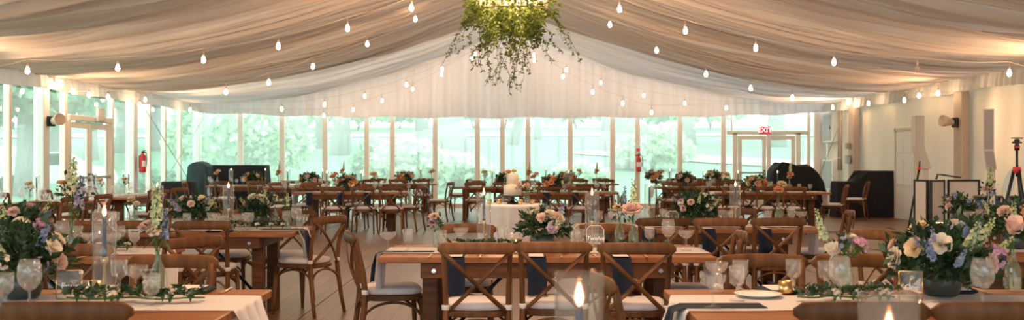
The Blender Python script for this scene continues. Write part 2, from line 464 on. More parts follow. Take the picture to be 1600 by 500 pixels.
# right wall: white tent vinyl with ripples, hung between columns
def vin_pt(u, v):
    y = YB + (29.6-YB)*u
    z = 3.05*v
    q = .028*math.sin(y*3.1+.7*math.sin(z*1.7)+z*.25) + .018*math.sin(y*7.3+1.1*z) + .012*math.sin(z*4.2+y*1.3)
    return (W + .05 + q*(.35+.65*abs(math.sin(PI*v*.92))), y, z)
mb = MB(); mb.grid(vin_pt, 420, 26); struct(mb.build('wall_right', M['vinyl']))
M['rcol'] = mat('right_column', (.44,.34,.27), .55)
for y, wd in ((LY(260),.42),(20.5,.40),(13.6,.3)):
    mb = MB(); mb.box((W-.10, y, 1.38), (.16, wd, 2.76), bev=.02); trim(mb, M['rcol'])
mb = MB(); mb.box((X(1276,29.6), 29.6, 1.4), (.18,.14,2.8), bev=.02); trim(mb, M['frame'])
mb = MB(); mb.box((W-.12, 29.64, 1.4), (.5,.05,2.8)); trim(mb, M['white'])
# panelled door in the right wall
d5 = struct(empty('door_5', (W-.03, 23.6, 0.0), R_(-90)))
mb = MB(); mb.box((0,0,1.02),(1.08,.04,2.04),bev=.01)
mb.build('door_slab', M['white'], d5)
mb = MB()
for cx in (-.26,.26):
    for cz, hh in ((.42,.5),(1.1,.6),(1.72,.36)):
        mb.box((cx,-.026,cz),(.36,.014,hh),bev=.006)
mb.build('door_panel', M['white'], d5)
mb = MB(); mb.box((-.59,0,1.05),(.06,.06,2.1)); mb.box((.59,0,1.05),(.06,.06,2.1)); mb.box((0,0,2.09),(1.3,.06,.06))
mb.build('door_frame', M['vinyl'], d5)

# ------------------------------------------------------------------ outdoors
def hill(x, y):
    d = max(y-31, (-x-10.5), (x-10.5), 0)
    return -.02 + .075*d*(1 - math.exp(-d/7.0)) - .00018*d*d
mb = MB(); mb.grid(lambda u,v: ((-90+180*u), (-30+150*v), hill(-90+180*u, -30+150*v)-.03), 90, 90)
lw = mb.build('lawn', M['lawn']); struct(lw)
def strip(name, pts, w, m, n=20):
    mb = MB()
    def f(u, v):
        k = u*(len(pts)-1); i = min(int(k), len(pts)-2); t = k-i
        p = Vector(pts[i])*(1-t) + Vector(pts[i+1])*t
        d = (Vector(pts[i+1])-Vector(pts[i])).normalized(); nn = Vector((-d.y, d.x))
        q = p + nn*w*(v-.5); return (q.x, q.y, hill(q.x,q.y)+.06)
    mb.grid(f, n, 4); return struct(mb.build(name, m))
strip('path', [(4,58),(12,50),(18,45),(30,42),(45,41)], 4.0, M['path'])
strip('path', [(-60,78),(-20,80),(10,84),(50,80)], 6.0, M['path'])

def leafquad(mb, p, d, s, mi=0, fat=.5, fold_=.25):
    d = Vector(d).normalized(); sd = d.cross(Vector((0,0,1)))
    if sd.length < .1: sd = d.cross(Vector((1,0,0)))
    sd.normalize(); a = rnd.uniform(-1.2,1.2)
    n = sd.cross(d); sd = sd*math.cos(a) + n*math.sin(a); n = sd.cross(d)
    p = Vector(p); t = p + d*s; m = p + d*s*.45
    mb.add([p, m+sd*s*fat*.5+n*s*fold_*.3, t, m-sd*s*fat*.5+n*s*fold_*.3], [(0,1,2),(0,2,3)], mi, False)

def rdir(zmin=-1, zmax=1):
    z = rnd.uniform(zmin, zmax); a = rnd.uniform(0, 2*PI); r = math.sqrt(max(0,1-z*z))
    return Vector((r*math.cos(a), r*math.sin(a), z))

def make_crown(m, blobs, n, s, name='crown'):
    mb = MB()
    for (c, rx, rz) in blobs:
        for _ in range(n):
            d = rdir(-.8,1); k = rnd.uniform(.55,1.0)
            p = Vector(c) + Vector((d.x*rx*k, d.y*rx*k, d.z*rz*k))
            leafquad(mb, p, rdir()+d*.6, s*rnd.uniform(.7,1.3), 0, .9)
    return mb
def tree(px, Y, trunk_r, h, crown, cm, label, cat='tree', lean=0, name='tree', bed=False):
    x = X(px, Y); z = hill(x, Y)-.05
    t = empty(name, (x, Y, z))
    mb = MB(); mb.tube([(0,0,0),(lean*.2,0,h*.3),(lean*.6,0,h*.62),(lean,0,h)], [trunk_r*1.35,trunk_r,trunk_r*.85,trunk_r*.5], 10)
    for a in (0.7, 2.4, 4.4):
        mb.tube([(lean*.6,0,h*.6),(lean*.6+math.cos(a)*h*.18,math.sin(a)*h*.18,h*.82),(lean*.6+math.cos(a)*h*.3,math.sin(a)*h*.3,h*1.05)], [trunk_r*.5,trunk_r*.35,trunk_r*.15], 6)
    mb.build('trunk', M['bark'], t)
    make_crown(None, crown, 420, .42).build('crown', M[cm], t)
    return tag(t, label, cat, 'trees on the lawn')
def crownset(h, r, n=5):
    L = []
    for k in range(n):
        a = 2*PI*k/n; L.append(((math.cos(a)*r*.6, math.sin(a)*r*.6, h*1.05+rnd.uniform(-.3,.6)), r*.62, r*.5))
    L.append(((0,0,h*1.25), r*.7, r*.6)); return L
tree(500, 62, .28, 6.5, crownset(6.5,2.3), 'crown', 'slim grey tree trunk on lawn beyond the wedding tent, second window bay')
tree(533, 56, .48, 6.5, crownset(6.5,2.3), 'crown', 'thick grey tree trunk on lawn behind fourth far window')
tree(703, 50, .75, 6.5, crownset(6.5,2.3), 'crown2', 'very thick grey tree trunk in mulch bed behind centre windows')
tree(666, 60, .4, 6.0, crownset(6,2.3), 'crown', 'leaning tree trunk behind the round pale bush', lean=-1.6)
tree(800, 66, .32, 6.0, crownset(6,2.3), 'crown', 'bent tree leaning right behind the middle window', lean=2.6)
tree(840, 74, .25, 5.5, crownset(5.5,2.3), 'crown', 'thin forked tree on lawn right of the bent tree')
tree(872, 84, .3, 5.5, crownset(5.5,2.3), 'crown', 'distant tree trunk in wide mulch ring')
tree(944, 58, .26, 6.0, crownset(6,2.3), 'crown', 'slender tree trunk left of the thick shaded trunk', lean=.5)
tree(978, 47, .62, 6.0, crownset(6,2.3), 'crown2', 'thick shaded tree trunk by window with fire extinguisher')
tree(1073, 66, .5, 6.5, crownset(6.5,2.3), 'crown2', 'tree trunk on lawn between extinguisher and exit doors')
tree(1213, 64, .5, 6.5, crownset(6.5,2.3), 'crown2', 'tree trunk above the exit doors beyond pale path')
M['crown']  # leaf kinds
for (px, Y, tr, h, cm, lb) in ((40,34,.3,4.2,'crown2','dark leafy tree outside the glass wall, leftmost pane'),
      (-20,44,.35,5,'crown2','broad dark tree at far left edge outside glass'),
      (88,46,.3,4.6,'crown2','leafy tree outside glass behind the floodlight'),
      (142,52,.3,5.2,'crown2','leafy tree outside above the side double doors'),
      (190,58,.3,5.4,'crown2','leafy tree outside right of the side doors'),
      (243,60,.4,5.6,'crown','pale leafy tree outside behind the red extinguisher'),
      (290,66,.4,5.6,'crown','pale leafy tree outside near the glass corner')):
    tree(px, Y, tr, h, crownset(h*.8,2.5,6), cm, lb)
def bush(px, Y, r, hgt, cm, label, n=900, ls=.26):
    if Y > 90: ls = .8
    x = X(px, Y); z = hill(x,Y)
    b = empty('bush', (x,Y,z-.05))
    mb = MB()
    for _ in range(7):
        a = rnd.uniform(0,6.28); mb.tube([(0,0,0),(math.cos(a)*r*.4,math.sin(a)*r*.4,hgt*.8)], [.05,.02], 5)
    mb.build('stem', M['bark'], b)
    mb = make_crown(None, [((0,0,hgt*.6),r,hgt*.42),((r*.45,0,hgt*.45),r*.7,hgt*.3),((-r*.45,0,hgt*.45),r*.7,hgt*.3)], n, ls)
    mb.build('foliage', M[cm], b)
    return tag(b, label, 'bush', 'bushes on the lawn')
bush(392, 38, 2.0, 3.9, 'crown3', 'big pale layered bush outside first two far windows', 1500)
bush(342, 42, 1.9, 4.2, 'crown3', 'pale tree-like bush at the glass corner outside', 1200)
bush(638, 37, 1.3, 1.9, 'crown3', 'round pale bush outside left of the thick trunk', 1400)
bush(588, 38, .8, 1.9, 'crown', 'green bush outside left of the round pale bush', 900)
bush(700, 40, 1.6, 1.2, 'crown3', 'low pale bush in front of the thick trunk', 900)
bush(905, 35, .9, 1.2, 'crown3', 'low pale bush just outside right of the cake', 700)
bush(1020, 46, 1.6, 2.0, 'crown3', 'spreading pale bush outside right of fire extinguisher', 900)
bush(238, 33, .9, 1.0, 'crown2', 'low green bush outside below the red extinguisher', 700)
for i,(px,Y,lb) in enumerate(((436,96,'leftmost of the distant pale hedge shrubs'),(480,108,'distant pale shrub between the two grey trunks'),(560,100,'distant pale shrub behind fourth far window'),(625,112,'distant pale shrub above the round pale bush'),
     (740,104,'distant pale shrub right of very thick trunk'),(790,115,'distant pale shrub by the bent tree'),(900,110,'distant pale shrub right of wide mulch ring'),(1030,98,'distant pale shrub right of thick shaded trunk'),(1110,106,'distant pale shrub left of the exit doors'))):
    bush(px, Y, 3.4, 4.2+.5*(i%3), 'crown' if i%2 else 'crown3', lb, 260)
# picnic table and distant car
def picnic(px, Y, label):
    x = X(px,Y); t = empty('picnic_table', (x,Y,hill(x,Y)))
    mb = MB(); mb.box((0,0,.74),(1.8,.75,.05)); mb.build('tabletop', M['greymetal'], t)
    for s in (-1,1):
        mb = MB(); mb.box((0,s*.7,.44),(1.8,.26,.05)); mb.build('bench', M['greymetal'], t)
        mb = MB(); mb.tube([(s*.6,-.6,0),(s*.6,-.2,.74)],.04,6); mb.tube([(s*.6,.6,0),(s*.6,.2,.74)],.04,6); mb.tube([(s*.6,-.75,.42),(s*.6,.75,.42)],.03,6); mb.build('leg', M['greymetal'], t)
    return tag(t, label, 'picnic table')
picnic(453, 52, 'grey picnic table on the lawn beside pale bush')
def house(px, Y, w, h, label):
    x = X(px,Y); t = empty('building', (x,Y,hill(x,Y)-.3))
    mb = MB(); mb.box((0,0,h/2),(w,6,h)); mb.build('wall', M['white'], t)
    mb = MB(); mb.add([(-w/2-.3,-3.4,h),(w/2+.3,-3.4,h),(w/2+.3,3.4,h),(-w/2-.3,3.4,h),(-w/2-.3,0,h+1.6),(w/2+.3,0,h+1.6)], [(0,1,5,4),(2,3,4,5),(0,4,3),(1,2,5)]); mb.build('roof', M['greymetal'], t)
    n = max(2,int(w/2.2))
    for i in range(n):
        mb = MB(); mb.box((-w/2+(i+.5)*w/n,-3.03,h*.55),(.9,.08,1.2)); mb.build('window', M['greymetal'], t)
    return tag(t, label, 'building')
house(345, 110, 9, 2.6, 'long pale building far outside behind corner bush')
house(1185, 125, 18, 4.2, 'long white building far beyond the exit doors')
def car(px, Y, label, rz, m):
    x = X(px,Y); t = empty('parked_car', (x,Y,hill(x,Y)+.02), rz)
    mb = MB()
    prof = [(-2.1,.35),(-2.15,.8),(-1.6,.95),(-1.0,1.42),(.5,1.45),(1.15,.98),(2.0,.85),(2.15,.5),(2.1,.35)]
    n = len(prof)
    vs = [(a,-.82,b) for a,b in prof]+[(a,.82,b) for a,b in prof]
    mb.add(vs, [tuple(range(n)), tuple(range(2*n-1,n-1,-1))]+[(i,n+i,n+(i+1)%n,(i+1)%n) for i in range(n)])
    mb.build('body', m, t)
    mb = MB()
    for s in (-.83,.83): mb.add([(-.95,s,.98),(-.8,s,1.35),(.4,s,1.38),(.9,s,.98)], [(0,1,2,3)])
    mb.build('window', M['blackplastic'], t)
    for a in (-1.3,1.3):
        for s in (-.75,.75):
            mb = MB(); mb.tube([(a,s-.1,.33),(a,s+.1,.33)], .33, 14); mb.build('wheel', M['blackplastic'], t)
    return tag(t, label, 'car')
car(82, 36, 'pale parked car outside the glass wall behind the floodlight', R_(20), M['white'])
car(28, 40, 'white parked car outside the leftmost window pane', R_(80), M['white'])

# ------------------------------------------------------------------ chair
def make_chair():
    t = empty('crossback_chair')
    # seat: rounded trapezoid ring of bentwood
    def outline(k, grow=0.0):
        pts = []
        n = 28
        for i in range(n):
            a = 2*PI*i/n; c, s = math.cos(a), math.sin(a)
            e = .55
            x = math.copysign(abs(c)**e, c); y = math.copysign(abs(s)**e, s)
            w = .205 + .018*y + grow; d = .205 + grow
            pts.append((x*w*k, y*d*k))
        return pts
    mb = MB(); n = 28
    rings = [(.96,.418),(1.0,.424),(1.0,.448),(.96,.455)]
    vs = []
    for k, z in rings: vs += [(a,b,z) for a,b in outline(k)]
    fs = [tuple(range(n-1,-1,-1)), tuple(range(3*n,4*n))]
    for r in range(3): fs += [(r*n+i, r*n+(i+1)%n, (r+1)*n+(i+1)%n, (r+1)*n+i) for i in range(n)]
    mb.add(vs, fs, 0, False); mb.build('seat', M['chair'], t)
    # cushion
    mb = MB(); vs = []
    rings = [(.90,.4565,0),(.985,.462,0),(1.01,.478,0),(.99,.496,0),(.90,.506,0),(.6,.511,0),(.25,.509,0)]
    for k, z, _ in rings: vs += [(a,b,z) for a,b in outline(k,-.008)]
    fs = [tuple(range(n-1,-1,-1)), tuple(range(6*n,7*n))]
    for r in range(6): fs += [(r*n+i, r*n+(i+1)%n, (r+1)*n+(i+1)%n, (r+1)*n+i) for i in range(n)]
    mb.add(vs, fs, 0, True)
    cu = mb.build('cushion', M['cushion'], t); cu['label'] = 'white padded seat cushion'
    for s in (-1,1):
        mb = MB(); mb.lathe([(.024,.468),(.026,.472),(.026,.496),(.024,.5)], 10, 0, Matrix.Translation((s*.190,-.205,0)))
        mb.build('tie', M['cushion'], cu)
    for s in (-1,1):   # rear legs run up into the back posts
        mb = MB(); mb.tube([(s*.212,-.275,0),(s*.202,-.245,.15),(s*.194,-.215,.36),(s*.190,-.205,.47),(s*.193,-.222,.62),(s*.200,-.262,.80),(s*.203,-.275,.845)], [.014,.0165,.019,.019,.0175,.016,.015], 8, sx=1.15)
        mb.build('leg', M['chair'], t)
        mb = MB(); mb.tube([(s*.205,.205,0),(s*.196,.192,.16),(s*.186,.178,.43)], [.013,.017,.021], 8)
        mb.build('leg', M['chair'], t)
    # bowed top rail with rounded ends
    mb = MB(); N = 16; vs = []; fs = []; pr = 10
    for i in range(N+1):
        u = -1+2*i/N
        x = .238*u; y = -.275 - .045*(1-u*u); zc = .845 + .008*(1-u*u)
        endk = 1.0 if abs(u) < .85 else max(.35, math.sqrt(max(0,1-((abs(u)-.85)/.15)**2)))
        for k in range(pr):
            a = 2*PI*k/pr
            e = .7
            vy = math.copysign(abs(math.cos(a))**e, math.cos(a))*.013*max(endk,.6); vz = math.copysign(abs(math.sin(a))**e, math.sin(a))*.037*endk
            vs.append((x, y+vy, zc+vz))
    for i in range(N):
        for k in range(pr):
            fs.append((i*pr+k, (i+1)*pr+k, (i+1)*pr+(k+1)%pr, i*pr+(k+1)%pr))
    fs += [tuple(range(pr)), tuple(N*pr+k for k in range(pr-1,-1,-1))]
    mb.add(vs, fs, 0, True); mb.build('top_rail', M['chair'], t)
    # crossed slats
    for s in (-1,1):
        mb = MB(); pts = []
        for i in range(11):
            u = i/10
            x = s*(.20 - .385*u); z = .825 - .375*u
            yb = -.292 + .085*u - .035*math.sin(PI*u) + s*.0065
            pts.append((x,yb,z))
        mb.tube(pts, .016, 6, 0, None, .36, up=(1,0,.9)); mb.build('cross_slat', M['chair'], t)
    # bentwood braces under the seat
    for (a, b) in (((-.198,.195),(.198,.195)),((-.203,-.242),(.203,-.242)),((-.200,-.235),(-.196,.19)),((.200,-.235),(.196,.19))):
        mb = MB(); pts = []
        for i in range(13):
            u = i/12; q = math.sin(PI*u)
            f = .5-.5*math.cos(PI*u)
            ins = .03*q
            x = a[0]+(b[0]-a[0])*f; y = a[1]+(b[1]-a[1])*f
            x *= (1-.10*q); y *= (1-.14*q)
            pts.append((x, y, .235+.172*q**.6))
        mb.tube(pts, .0095, 6); mb.build('brace', M['chair'], t)
    return t
CH = Proto(make_chair)
CB = 'brown crossback chair'
def chair_at(px, Yr, deg, where, sc=1.0):
    """Yr: distance of the top rail; deg 0 faces away from us, 180 towards us"""
    a = R_(deg)
    p = Vector((X(px,Yr), Yr, 0)) + Matrix.Rotation(a,3,'Z') @ Vector((0,.30,0))
    o = CH((p.x,p.y,0), a)
    return reg(o, CB, where, 'chair', 'crossback chairs around the tables')

# ------------------------------------------------------------------ farm table
def make_table(L, Wd):
    def mk():
        t = empty('farm_table')
        mb = MB(); nb = 5
        for k in range(nb):
            w = Wd/nb; mb.box((0,-Wd/2+(k+.5)*w,.741),(L-.0,w-.003,.038),bev=.004)
        mb.build('tabletop', M['table'], t)
        mb = MB()
        ax, ay = L/2-.27, Wd/2-.03
        for s in (-1,1):
            mb.box((0,s*ay,.672),(2*ax,.03,.095),bev=.003); mb.box((s*(ax-.02),0,.672),(.03,2*ay-.04,.095),bev=.003)
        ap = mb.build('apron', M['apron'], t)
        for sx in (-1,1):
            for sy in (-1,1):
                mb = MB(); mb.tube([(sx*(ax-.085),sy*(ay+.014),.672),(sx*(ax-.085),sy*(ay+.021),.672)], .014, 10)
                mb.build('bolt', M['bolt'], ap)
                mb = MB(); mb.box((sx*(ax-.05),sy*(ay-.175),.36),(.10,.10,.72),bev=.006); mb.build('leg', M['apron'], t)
        for sx in (-1,1):
            mb = MB(); mb.tube([(sx*(ax-.16),0,.20),(sx*(ax-.62),0,.70)], .014, 6)
            mb.box((sx*(ax-.05),0,.2),(.04,2*ay-.46,.06)); mb.build('leg_brace', M['brace'], t)
        return t
    return mk
TB = Proto(make_table(2.16,.95))
TABLES = {}
def table(key, cx, cy, rz, label, group):
    o = TB((cx,cy,0), rz); tag(o, label, 'table', group); TABLES[key] = (cx,cy,rz)
    return o
def local(key, lx, ly, z=.765):
    cx, cy, rz = TABLES[key]; v = Matrix.Rotation(rz,3,'Z') @ Vector((lx,ly,0))
    return (cx+v.x, cy+v.y, z)

def make_runner(seed, L=2.16, w=.46, drop=.25):
    r2 = random.Random(seed)
    p = [r2.uniform(0,6) for _ in range(6)]
    mb = MB()
    def f(u, v):
        k = round(u*90)
        s = -drop*(15-k)/15 if k < 15 else (L*(k-15)/60 if k <= 75 else L+drop*(k-75)/15)
        ww = w*(1+.06*math.sin(s*5+p[0]))
        y = (v-.5)*ww + .015*math.sin(s*3+p[1])
        edge = L/2
        if s < 0 or s > L:
            d = -s if s < 0 else s-L
            sg = -1 if s < 0 else 1
            fold_ = .022*min(1,d/.1)
            y *= 1-.45*min(1,d/drop)
            return (sg*(edge+.012+.05*d+fold_*(1+math.sin(v*19+p[2]))), y+.03*d*math.sin(p[3]), .764-d-.0)
        return ((s-edge)*1.003, y, .7640+.0010*(1+math.sin(v*17+s*6+p[4])))
    mb.grid(f, 90, 26)
    return mb.mesh('table_runner', M['runner'])
RUN = [make_runner(i) for i in range(3)]
def runner(key, i, where):
    cx, cy, rz = TABLES[key]
    o = part('table_runner', RUN[i%3]); o.location = (cx,cy,0); o.rotation_euler = (0,0,rz)
    return tag(o, 'white gauze runner along ' + where, 'table runner', 'white gauze runners on the tables')

# napkin with menu card over the table's edge
def make_napkin(drop, w=.125):
    mb = MB(); top = .17
    def f(u, v):
        k = round(u*26); s = top*k/10 if k <= 10 else top+drop*(k-10)/16; y = (v-.5)*w
        if k <= 10: return (y, top-s-.004*(k/10), .7632+.0012*math.sin(v*9))
        d = s-top
        return (y*(1-.1*d)+.006*math.sin(d*11), -.009-.014*(1+math.sin(v*8))*min(1,d/.08), .7625-d)
    mb.grid(f, 26, 8); return mb.mesh('napkin', M['navy'])
NAP = make_napkin(.24)
mb = MB(); mb.box((0,.085,.7672),(.095,.20,.0025)); CARD = mb.mesh('menu_card', M['card'])
mb = MB(); mb.box((0,.10,.771),(.20,.16,.016),bev=.006); NAPF = mb.mesh('napkin', M['navy'])
mb = MB(); mb.box((0,.10,.7815),(.12,.18,.0025)); CARDF = mb.mesh('menu_card', M['card'])
def setting(key, lx, side, where, flat=False, cutlery=True):
    """one place setting at the long side (side -1: local -y edge)"""
    cx, cy, rz = TABLES[key]
    rot = rz + (0 if side < 0 else PI)
    p = local(key, lx, side*(.475), 0)
    n = part('napkin', NAPF if flat else NAP); n.location = p; n.rotation_euler = (0,0,rot)
    reg(n, 'folded navy napkin' if flat else 'navy napkin hanging over the edge', 'of ' + where, 'napkin', 'navy napkins at the place settings')
    c = part('menu_card', CARDF if flat else CARD); c.location = p; c.rotation_euler = (0,0,rot)
    reg(c, 'pale menu card on navy napkin', 'at ' + where, 'menu card', 'menu cards at the place settings')
    if cutlery:
        for k, (dx, nm) in enumerate(((-.16,'fork'),(.16,'knife'))):
            q = local(key, lx + (dx if side < 0 else -dx), side*.40, .7625)
            o = cutlery_piece(nm); o.location = q; o.rotation_euler = (0,0,rot)
            reg(o, 'gold ' + nm, 'lying on ' + where, nm, 'gold cutlery on the tables')
def cut_mesh(nm):
    mb = MB()
    if nm == 'fork':
        mb.box((0,-.04,.003),(.009,.12,.004),bev=.001); mb.box((0,.035,.003),(.022,.03,.004),bev=.001)
        for k in (-1.5,-.5,.5,1.5): mb.box((k*.006,.07,.003),(.003,.042,.003))
    else:
        mb.box((0,-.06,.003),(.012,.09,.005),bev=.001); mb.box((.002,.045,.003),(.017,.12,.003),bev=.001)
    return mb.mesh(nm, M['gold'])
CUT = {n: cut_mesh(n) for n in ('fork','knife')}
def cutlery_piece(nm): return part(nm, CUT[nm])

# glassware
def glass_mesh(nm, prof, n=16, m='crystal'):
    mb = MB(); mb.lathe(prof, n); return mb.mesh(nm, M[m])
GOB = glass_mesh('goblet', [(0,.0),(.034,.001),(.035,.005),(.010,.012),(.007,.03),(.009,.045),(.007,.06),(.018,.068),(.031,.078),(.037,.10),(.037,.15),(.0355,.152),(.034,.15),(.034,.10),(.028,.08),(.012,.072),(0,.071)], 8)
COU = glass_mesh('coupe', [(0,0),(.036,.001),(.036,.005),(.008,.012),(.005,.04),(.005,.075),(.014,.082),(.040,.098),(.052,.118),(.054,.138),(.052,.138),(.050,.119),(.038,.1),(.01,.085),(0,.084)])
WINE = glass_mesh('wine_glass', [(0,0),(.038,.001),(.038,.005),(.009,.012),(.005,.05),(.006,.075),(.025,.085),(.044,.11),(.050,.14),(.046,.175),(.038,.205),(.0365,.205),(.0445,.175),(.048,.14),(.042,.112),(.023,.088),(0,.082)])
GL = {'goblet': GOB, 'coupe': COU, 'wine_glass': WINE}
GTXT = {'goblet': 'cut crystal goblet', 'coupe': 'shallow stemmed coupe glass', 'wine_glass': 'rounded clear wine glass'}
def glass(nm, p, where):
    o = part(nm, GL[nm]); o.location = p; o.rotation_euler = (0,0,rnd.uniform(0,6))
    return reg(o, GTXT[nm], 'on ' + where, 'glass', 'glassware on the tables')

# candles
def lathe_mesh(nm, prof, m, n=12):
    mb = MB(); mb.lathe(prof, n); return mb.mesh(nm, M[m])
HOLD = lathe_mesh('candlestick', [(0,0),(.036,.001),(.036,.006),(.022,.012),(.010,.022),(.0075,.05),(.0075,.14),(.011,.150),(.0165,.158),(.0165,.182),(.0125,.182),(.0125,.160),(0,.160)], 'brass', 14)
HOLD2 = lathe_mesh('candlestick', [(0,0),(.034,.001),(.034,.006),(.012,.014),(.008,.03),(.012,.04),(.0165,.05),(.0165,.066),(.0125,.066),(.0125,.05),(0,.05)], 'brass', 12)
HURR = lathe_mesh('glass_hurricane', [(.0475,0),(.050,.0),(.050,.385),(.0475,.385),(.0475,0)], 'hurricane', 20)
HURR2 = lathe_mesh('glass_hurricane', [(.039,0),(.041,.0),(.041,.33),(.039,.33),(.039,0)], 'hurricane', 14)
def taper(wax, lean):
    def mk():
        t = empty('taper_candle'); h = .195
        mb = MB(); mb.lathe([(0,0),(.0115,0),(.0115,.02),(.010,.12),(.0088,h-.006),(.006,h),(0,h+.001)], 12); mb.build('wax_taper', M[wax], t)
        mb = MB(); mb.tube([(0,0,h-.002),(.001,0,h+.008),(.003,0,h+.013)], .0012, 5); mb.build('wick', M['wick'], t)
        mb = MB(); mb.lathe([(.001,h+.008),(.0055,h+.014),(.0078,h+.022),(.0065,h+.034),(.003,h+.046),(0,h+.056)], 10); fl = mb.build('flame', M['flame'], t)
        mb = MB(); mb.lathe([(.001,h+.004),(.0085,h+.013),(.0115,h+.023),(.0095,h+.037),(.0045,h+.055),(0,h+.070)], 10); mb.build('flame_rim', M['flameshell'], fl)
        return t
    return mk
TAP = {'wax': Proto(taper('wax',0)), 'greenwax': Proto(taper('greenwax',0))}
TNAME = {'wax': 'lit navy taper candle', 'greenwax': 'lit dark green taper candle'}
def candle(p, where, wax='wax', tall=True, hur=True, lean=0.0, hs=1.0):
    o = part('candlestick', HOLD if tall else HOLD2); o.location = p; o.scale = (1,1,hs)
    reg(o, 'slim brass candlestick', 'on ' + where, 'candlestick', 'brass candlesticks on the tables')
    hz = .1605*hs if tall else .0505
    c = TAP[wax]((p[0],p[1],p[2]+hz), rnd.uniform(0,6), 1.0, (0, lean))
    reg(c, TNAME[wax], 'on ' + where, 'candle', 'lit taper candles on the tables')
    if hur:
        g = part('glass_hurricane', HURR if tall else HURR2); g.location = p
        reg(g, 'tall clear glass hurricane', 'on ' + where, 'candle glass', 'glass hurricanes around the candles')
VOT = lathe_mesh('votive_holder', [(0,0),(.028,0),(.032,.01),(.033,.06),(.031,.06),(.030,.012),(0,.010)], 'gold', 12)
def votive(p, where):
    o = part('votive_holder', VOT); o.location = p
    return reg(o, 'small gold votive holder', 'on ' + where, 'candle holder', 'gold votive holders')

# ------------------------------------------------------------------ flowers
def rot_to(d, roll=0.0):
    d = Vector(d).normalized(); return d.to_track_quat('Z','Y').to_matrix().to_4x4() @ Matrix.Rotation(roll,4,'Z')
def petal(mb, base, out_a, ang, L, wd, mi, cup=.35):
    """a cupped petal leaving base at angle ang from the axis, in direction out_a"""
    vs = []
    for i in range(4):
        u = i/3
        a = ang*(.35+.65*u)
        r = L*u*math.sin(a)+base[0]; z = L*u*math.cos(a)+base[1]
        hw = wd*math.sin(PI*min(1,.18+.72*u))**.8
        for j in (-1,0,1):
            rr = r + (0 if j == 0 else -hw*cup*.5)
            x = rr*math.cos(out_a) - j*hw*math.sin(out_a); y = rr*math.sin(out_a) + j*hw*math.cos(out_a)
            vs.append((x,y,z))
    fs = [(i*3+j,(i+1)*3+j,(i+1)*3+j+1,i*3+j+1) for i in range(3) for j in range(2)]
    mb.add(vs, fs, mi, True)
FM = {}
def flower_mesh(kind, colr):
    k = (kind, colr)
    if k in FM: return FM[k]
    mb = MB(); q = random.Random(hash(kind)%1000 if False else len(kind)*7+len(colr))
    if kind == 'rose':
        for ring, (n, ang, L, wd) in enumerate(((3,.14,.036,.014),(4,.32,.038,.018),(5,.52,.040,.022),(6,.74,.042,.025),(7,.98,.043,.026),(6,1.3,.036,.022))):
            for i in range(n):
                petal(mb, (.002+.002*ring,-.012), 2*PI*i/n+ring*.7, ang, L, wd, 0)
        mb.tube([(0,0,-.06),(0,0,-.01)], [.003,.006], 6, 1)
    elif kind == 'daisy':
        for i in range(10): petal(mb, (.004,0), 2*PI*i/10, 1.35, .030, .010, 0, .1)
        mb.lathe([(.009,0),(.008,.005),(0,.008)], 8, 1); mb.tube([(0,0,-.06),(0,0,0)], .0025, 5, 1)
    elif kind == 'blossom_cluster':
        for i in range(11):
            d = rdir(.0,1); c = d*.03
            Mx = Matrix.Translation(c) @ rot_to(d)
            b2 = MB()
            for j in range(5): petal(b2, (.001,0), 2*PI*j/5, 1.1, .013, .007, 0, .2)
            mb.add(b2.v, b2.f, 0, True, Mx)
            mb.tube([(0,0,-.05),c], .0015, 4, 1, cap=False)
    elif kind == 'flower_spike':
        mb.tube([(0,0,-.08),(0,0,.06),(.008,0,.15)], [.0035,.003,.0015], 5, 1)
        for i in range(26):
            u = i/25; z = -.03+.175*u; a = i*2.4; s = (1-u*.72)
            d = Vector((math.cos(a),math.sin(a),.35+u*.5))
            b2 = MB()
            for j in range(5): petal(b2, (.001,0), 2*PI*j/5, 1.0 if u < .8 else .4, .019*s+.004, .010*s+.002, 0, .2)
            mb.add(b2.v, b2.f, 0, True, Matrix.Translation((.008*u*math.cos(a)+.012*math.cos(a)*s,.012*math.sin(a)*s,z)) @ rot_to(d))
    elif kind == 'tulip':
        for i in range(3): petal(mb, (.004,-.02), 2*PI*i/3, .34, .055, .026, 0, .6)
        for i in range(3): petal(mb, (.006,-.02), 2*PI*i/3+1, .5, .056, .027, 0, .6)
        mb.tube([(0,0,-.10),(0,0,-.015)], .0035, 6, 1)
    FM[k] = mb.mesh(kind, [M[colr], M['stem'] if kind != 'daisy' else M['limewhite']])
    return FM[k]

def leaf_ball(n, rx, rz, s, zc, mats, stems=14, zmin=-.35, fat=.55, seed=0, spill=.25):
    mb = MB()
    for _ in range(n):
        d = rdir(zmin,1); k = rnd.uniform(.35,1.02)
        p = Vector((d.x*rx*k, d.y*rx*k, zc + d.z*rz*k))
        if p.z < .03: p.z = .03+rnd.uniform(0,.03)
        leafquad(mb, p, d + rdir()*.9, s*rnd.uniform(.6,1.25), rnd.choice([0,0,0,1]), fat)
    for _ in range(stems):
        d = rdir(0,1); mb.tube([(0,0,.07),(d.x*rx*.6,d.y*rx*.6,zc+d.z*rz*.6),(d.x*rx*1.15,d.y*rx*1.15,zc+d.z*rz*1.2)], [.003,.0025,.001], 4, 2, cap=False)
        for j in range(6):
            u = .75+.09*j; p = Vector((d.x*rx*u, d.y*rx*u, zc+d.z*rz*u))
            leafquad(mb, p, d+rdir()*.8, s*.9, rnd.choice([0,1]), fat)
    return mb
BOWL = lathe_mesh('bowl', [(0,0),(.06,0),(.075,.012),(.088,.05),(.085,.095),(.08,.1),(.076,.095),(.08,.05),(.066,.016),(0,.012)], 'bowl', 18)
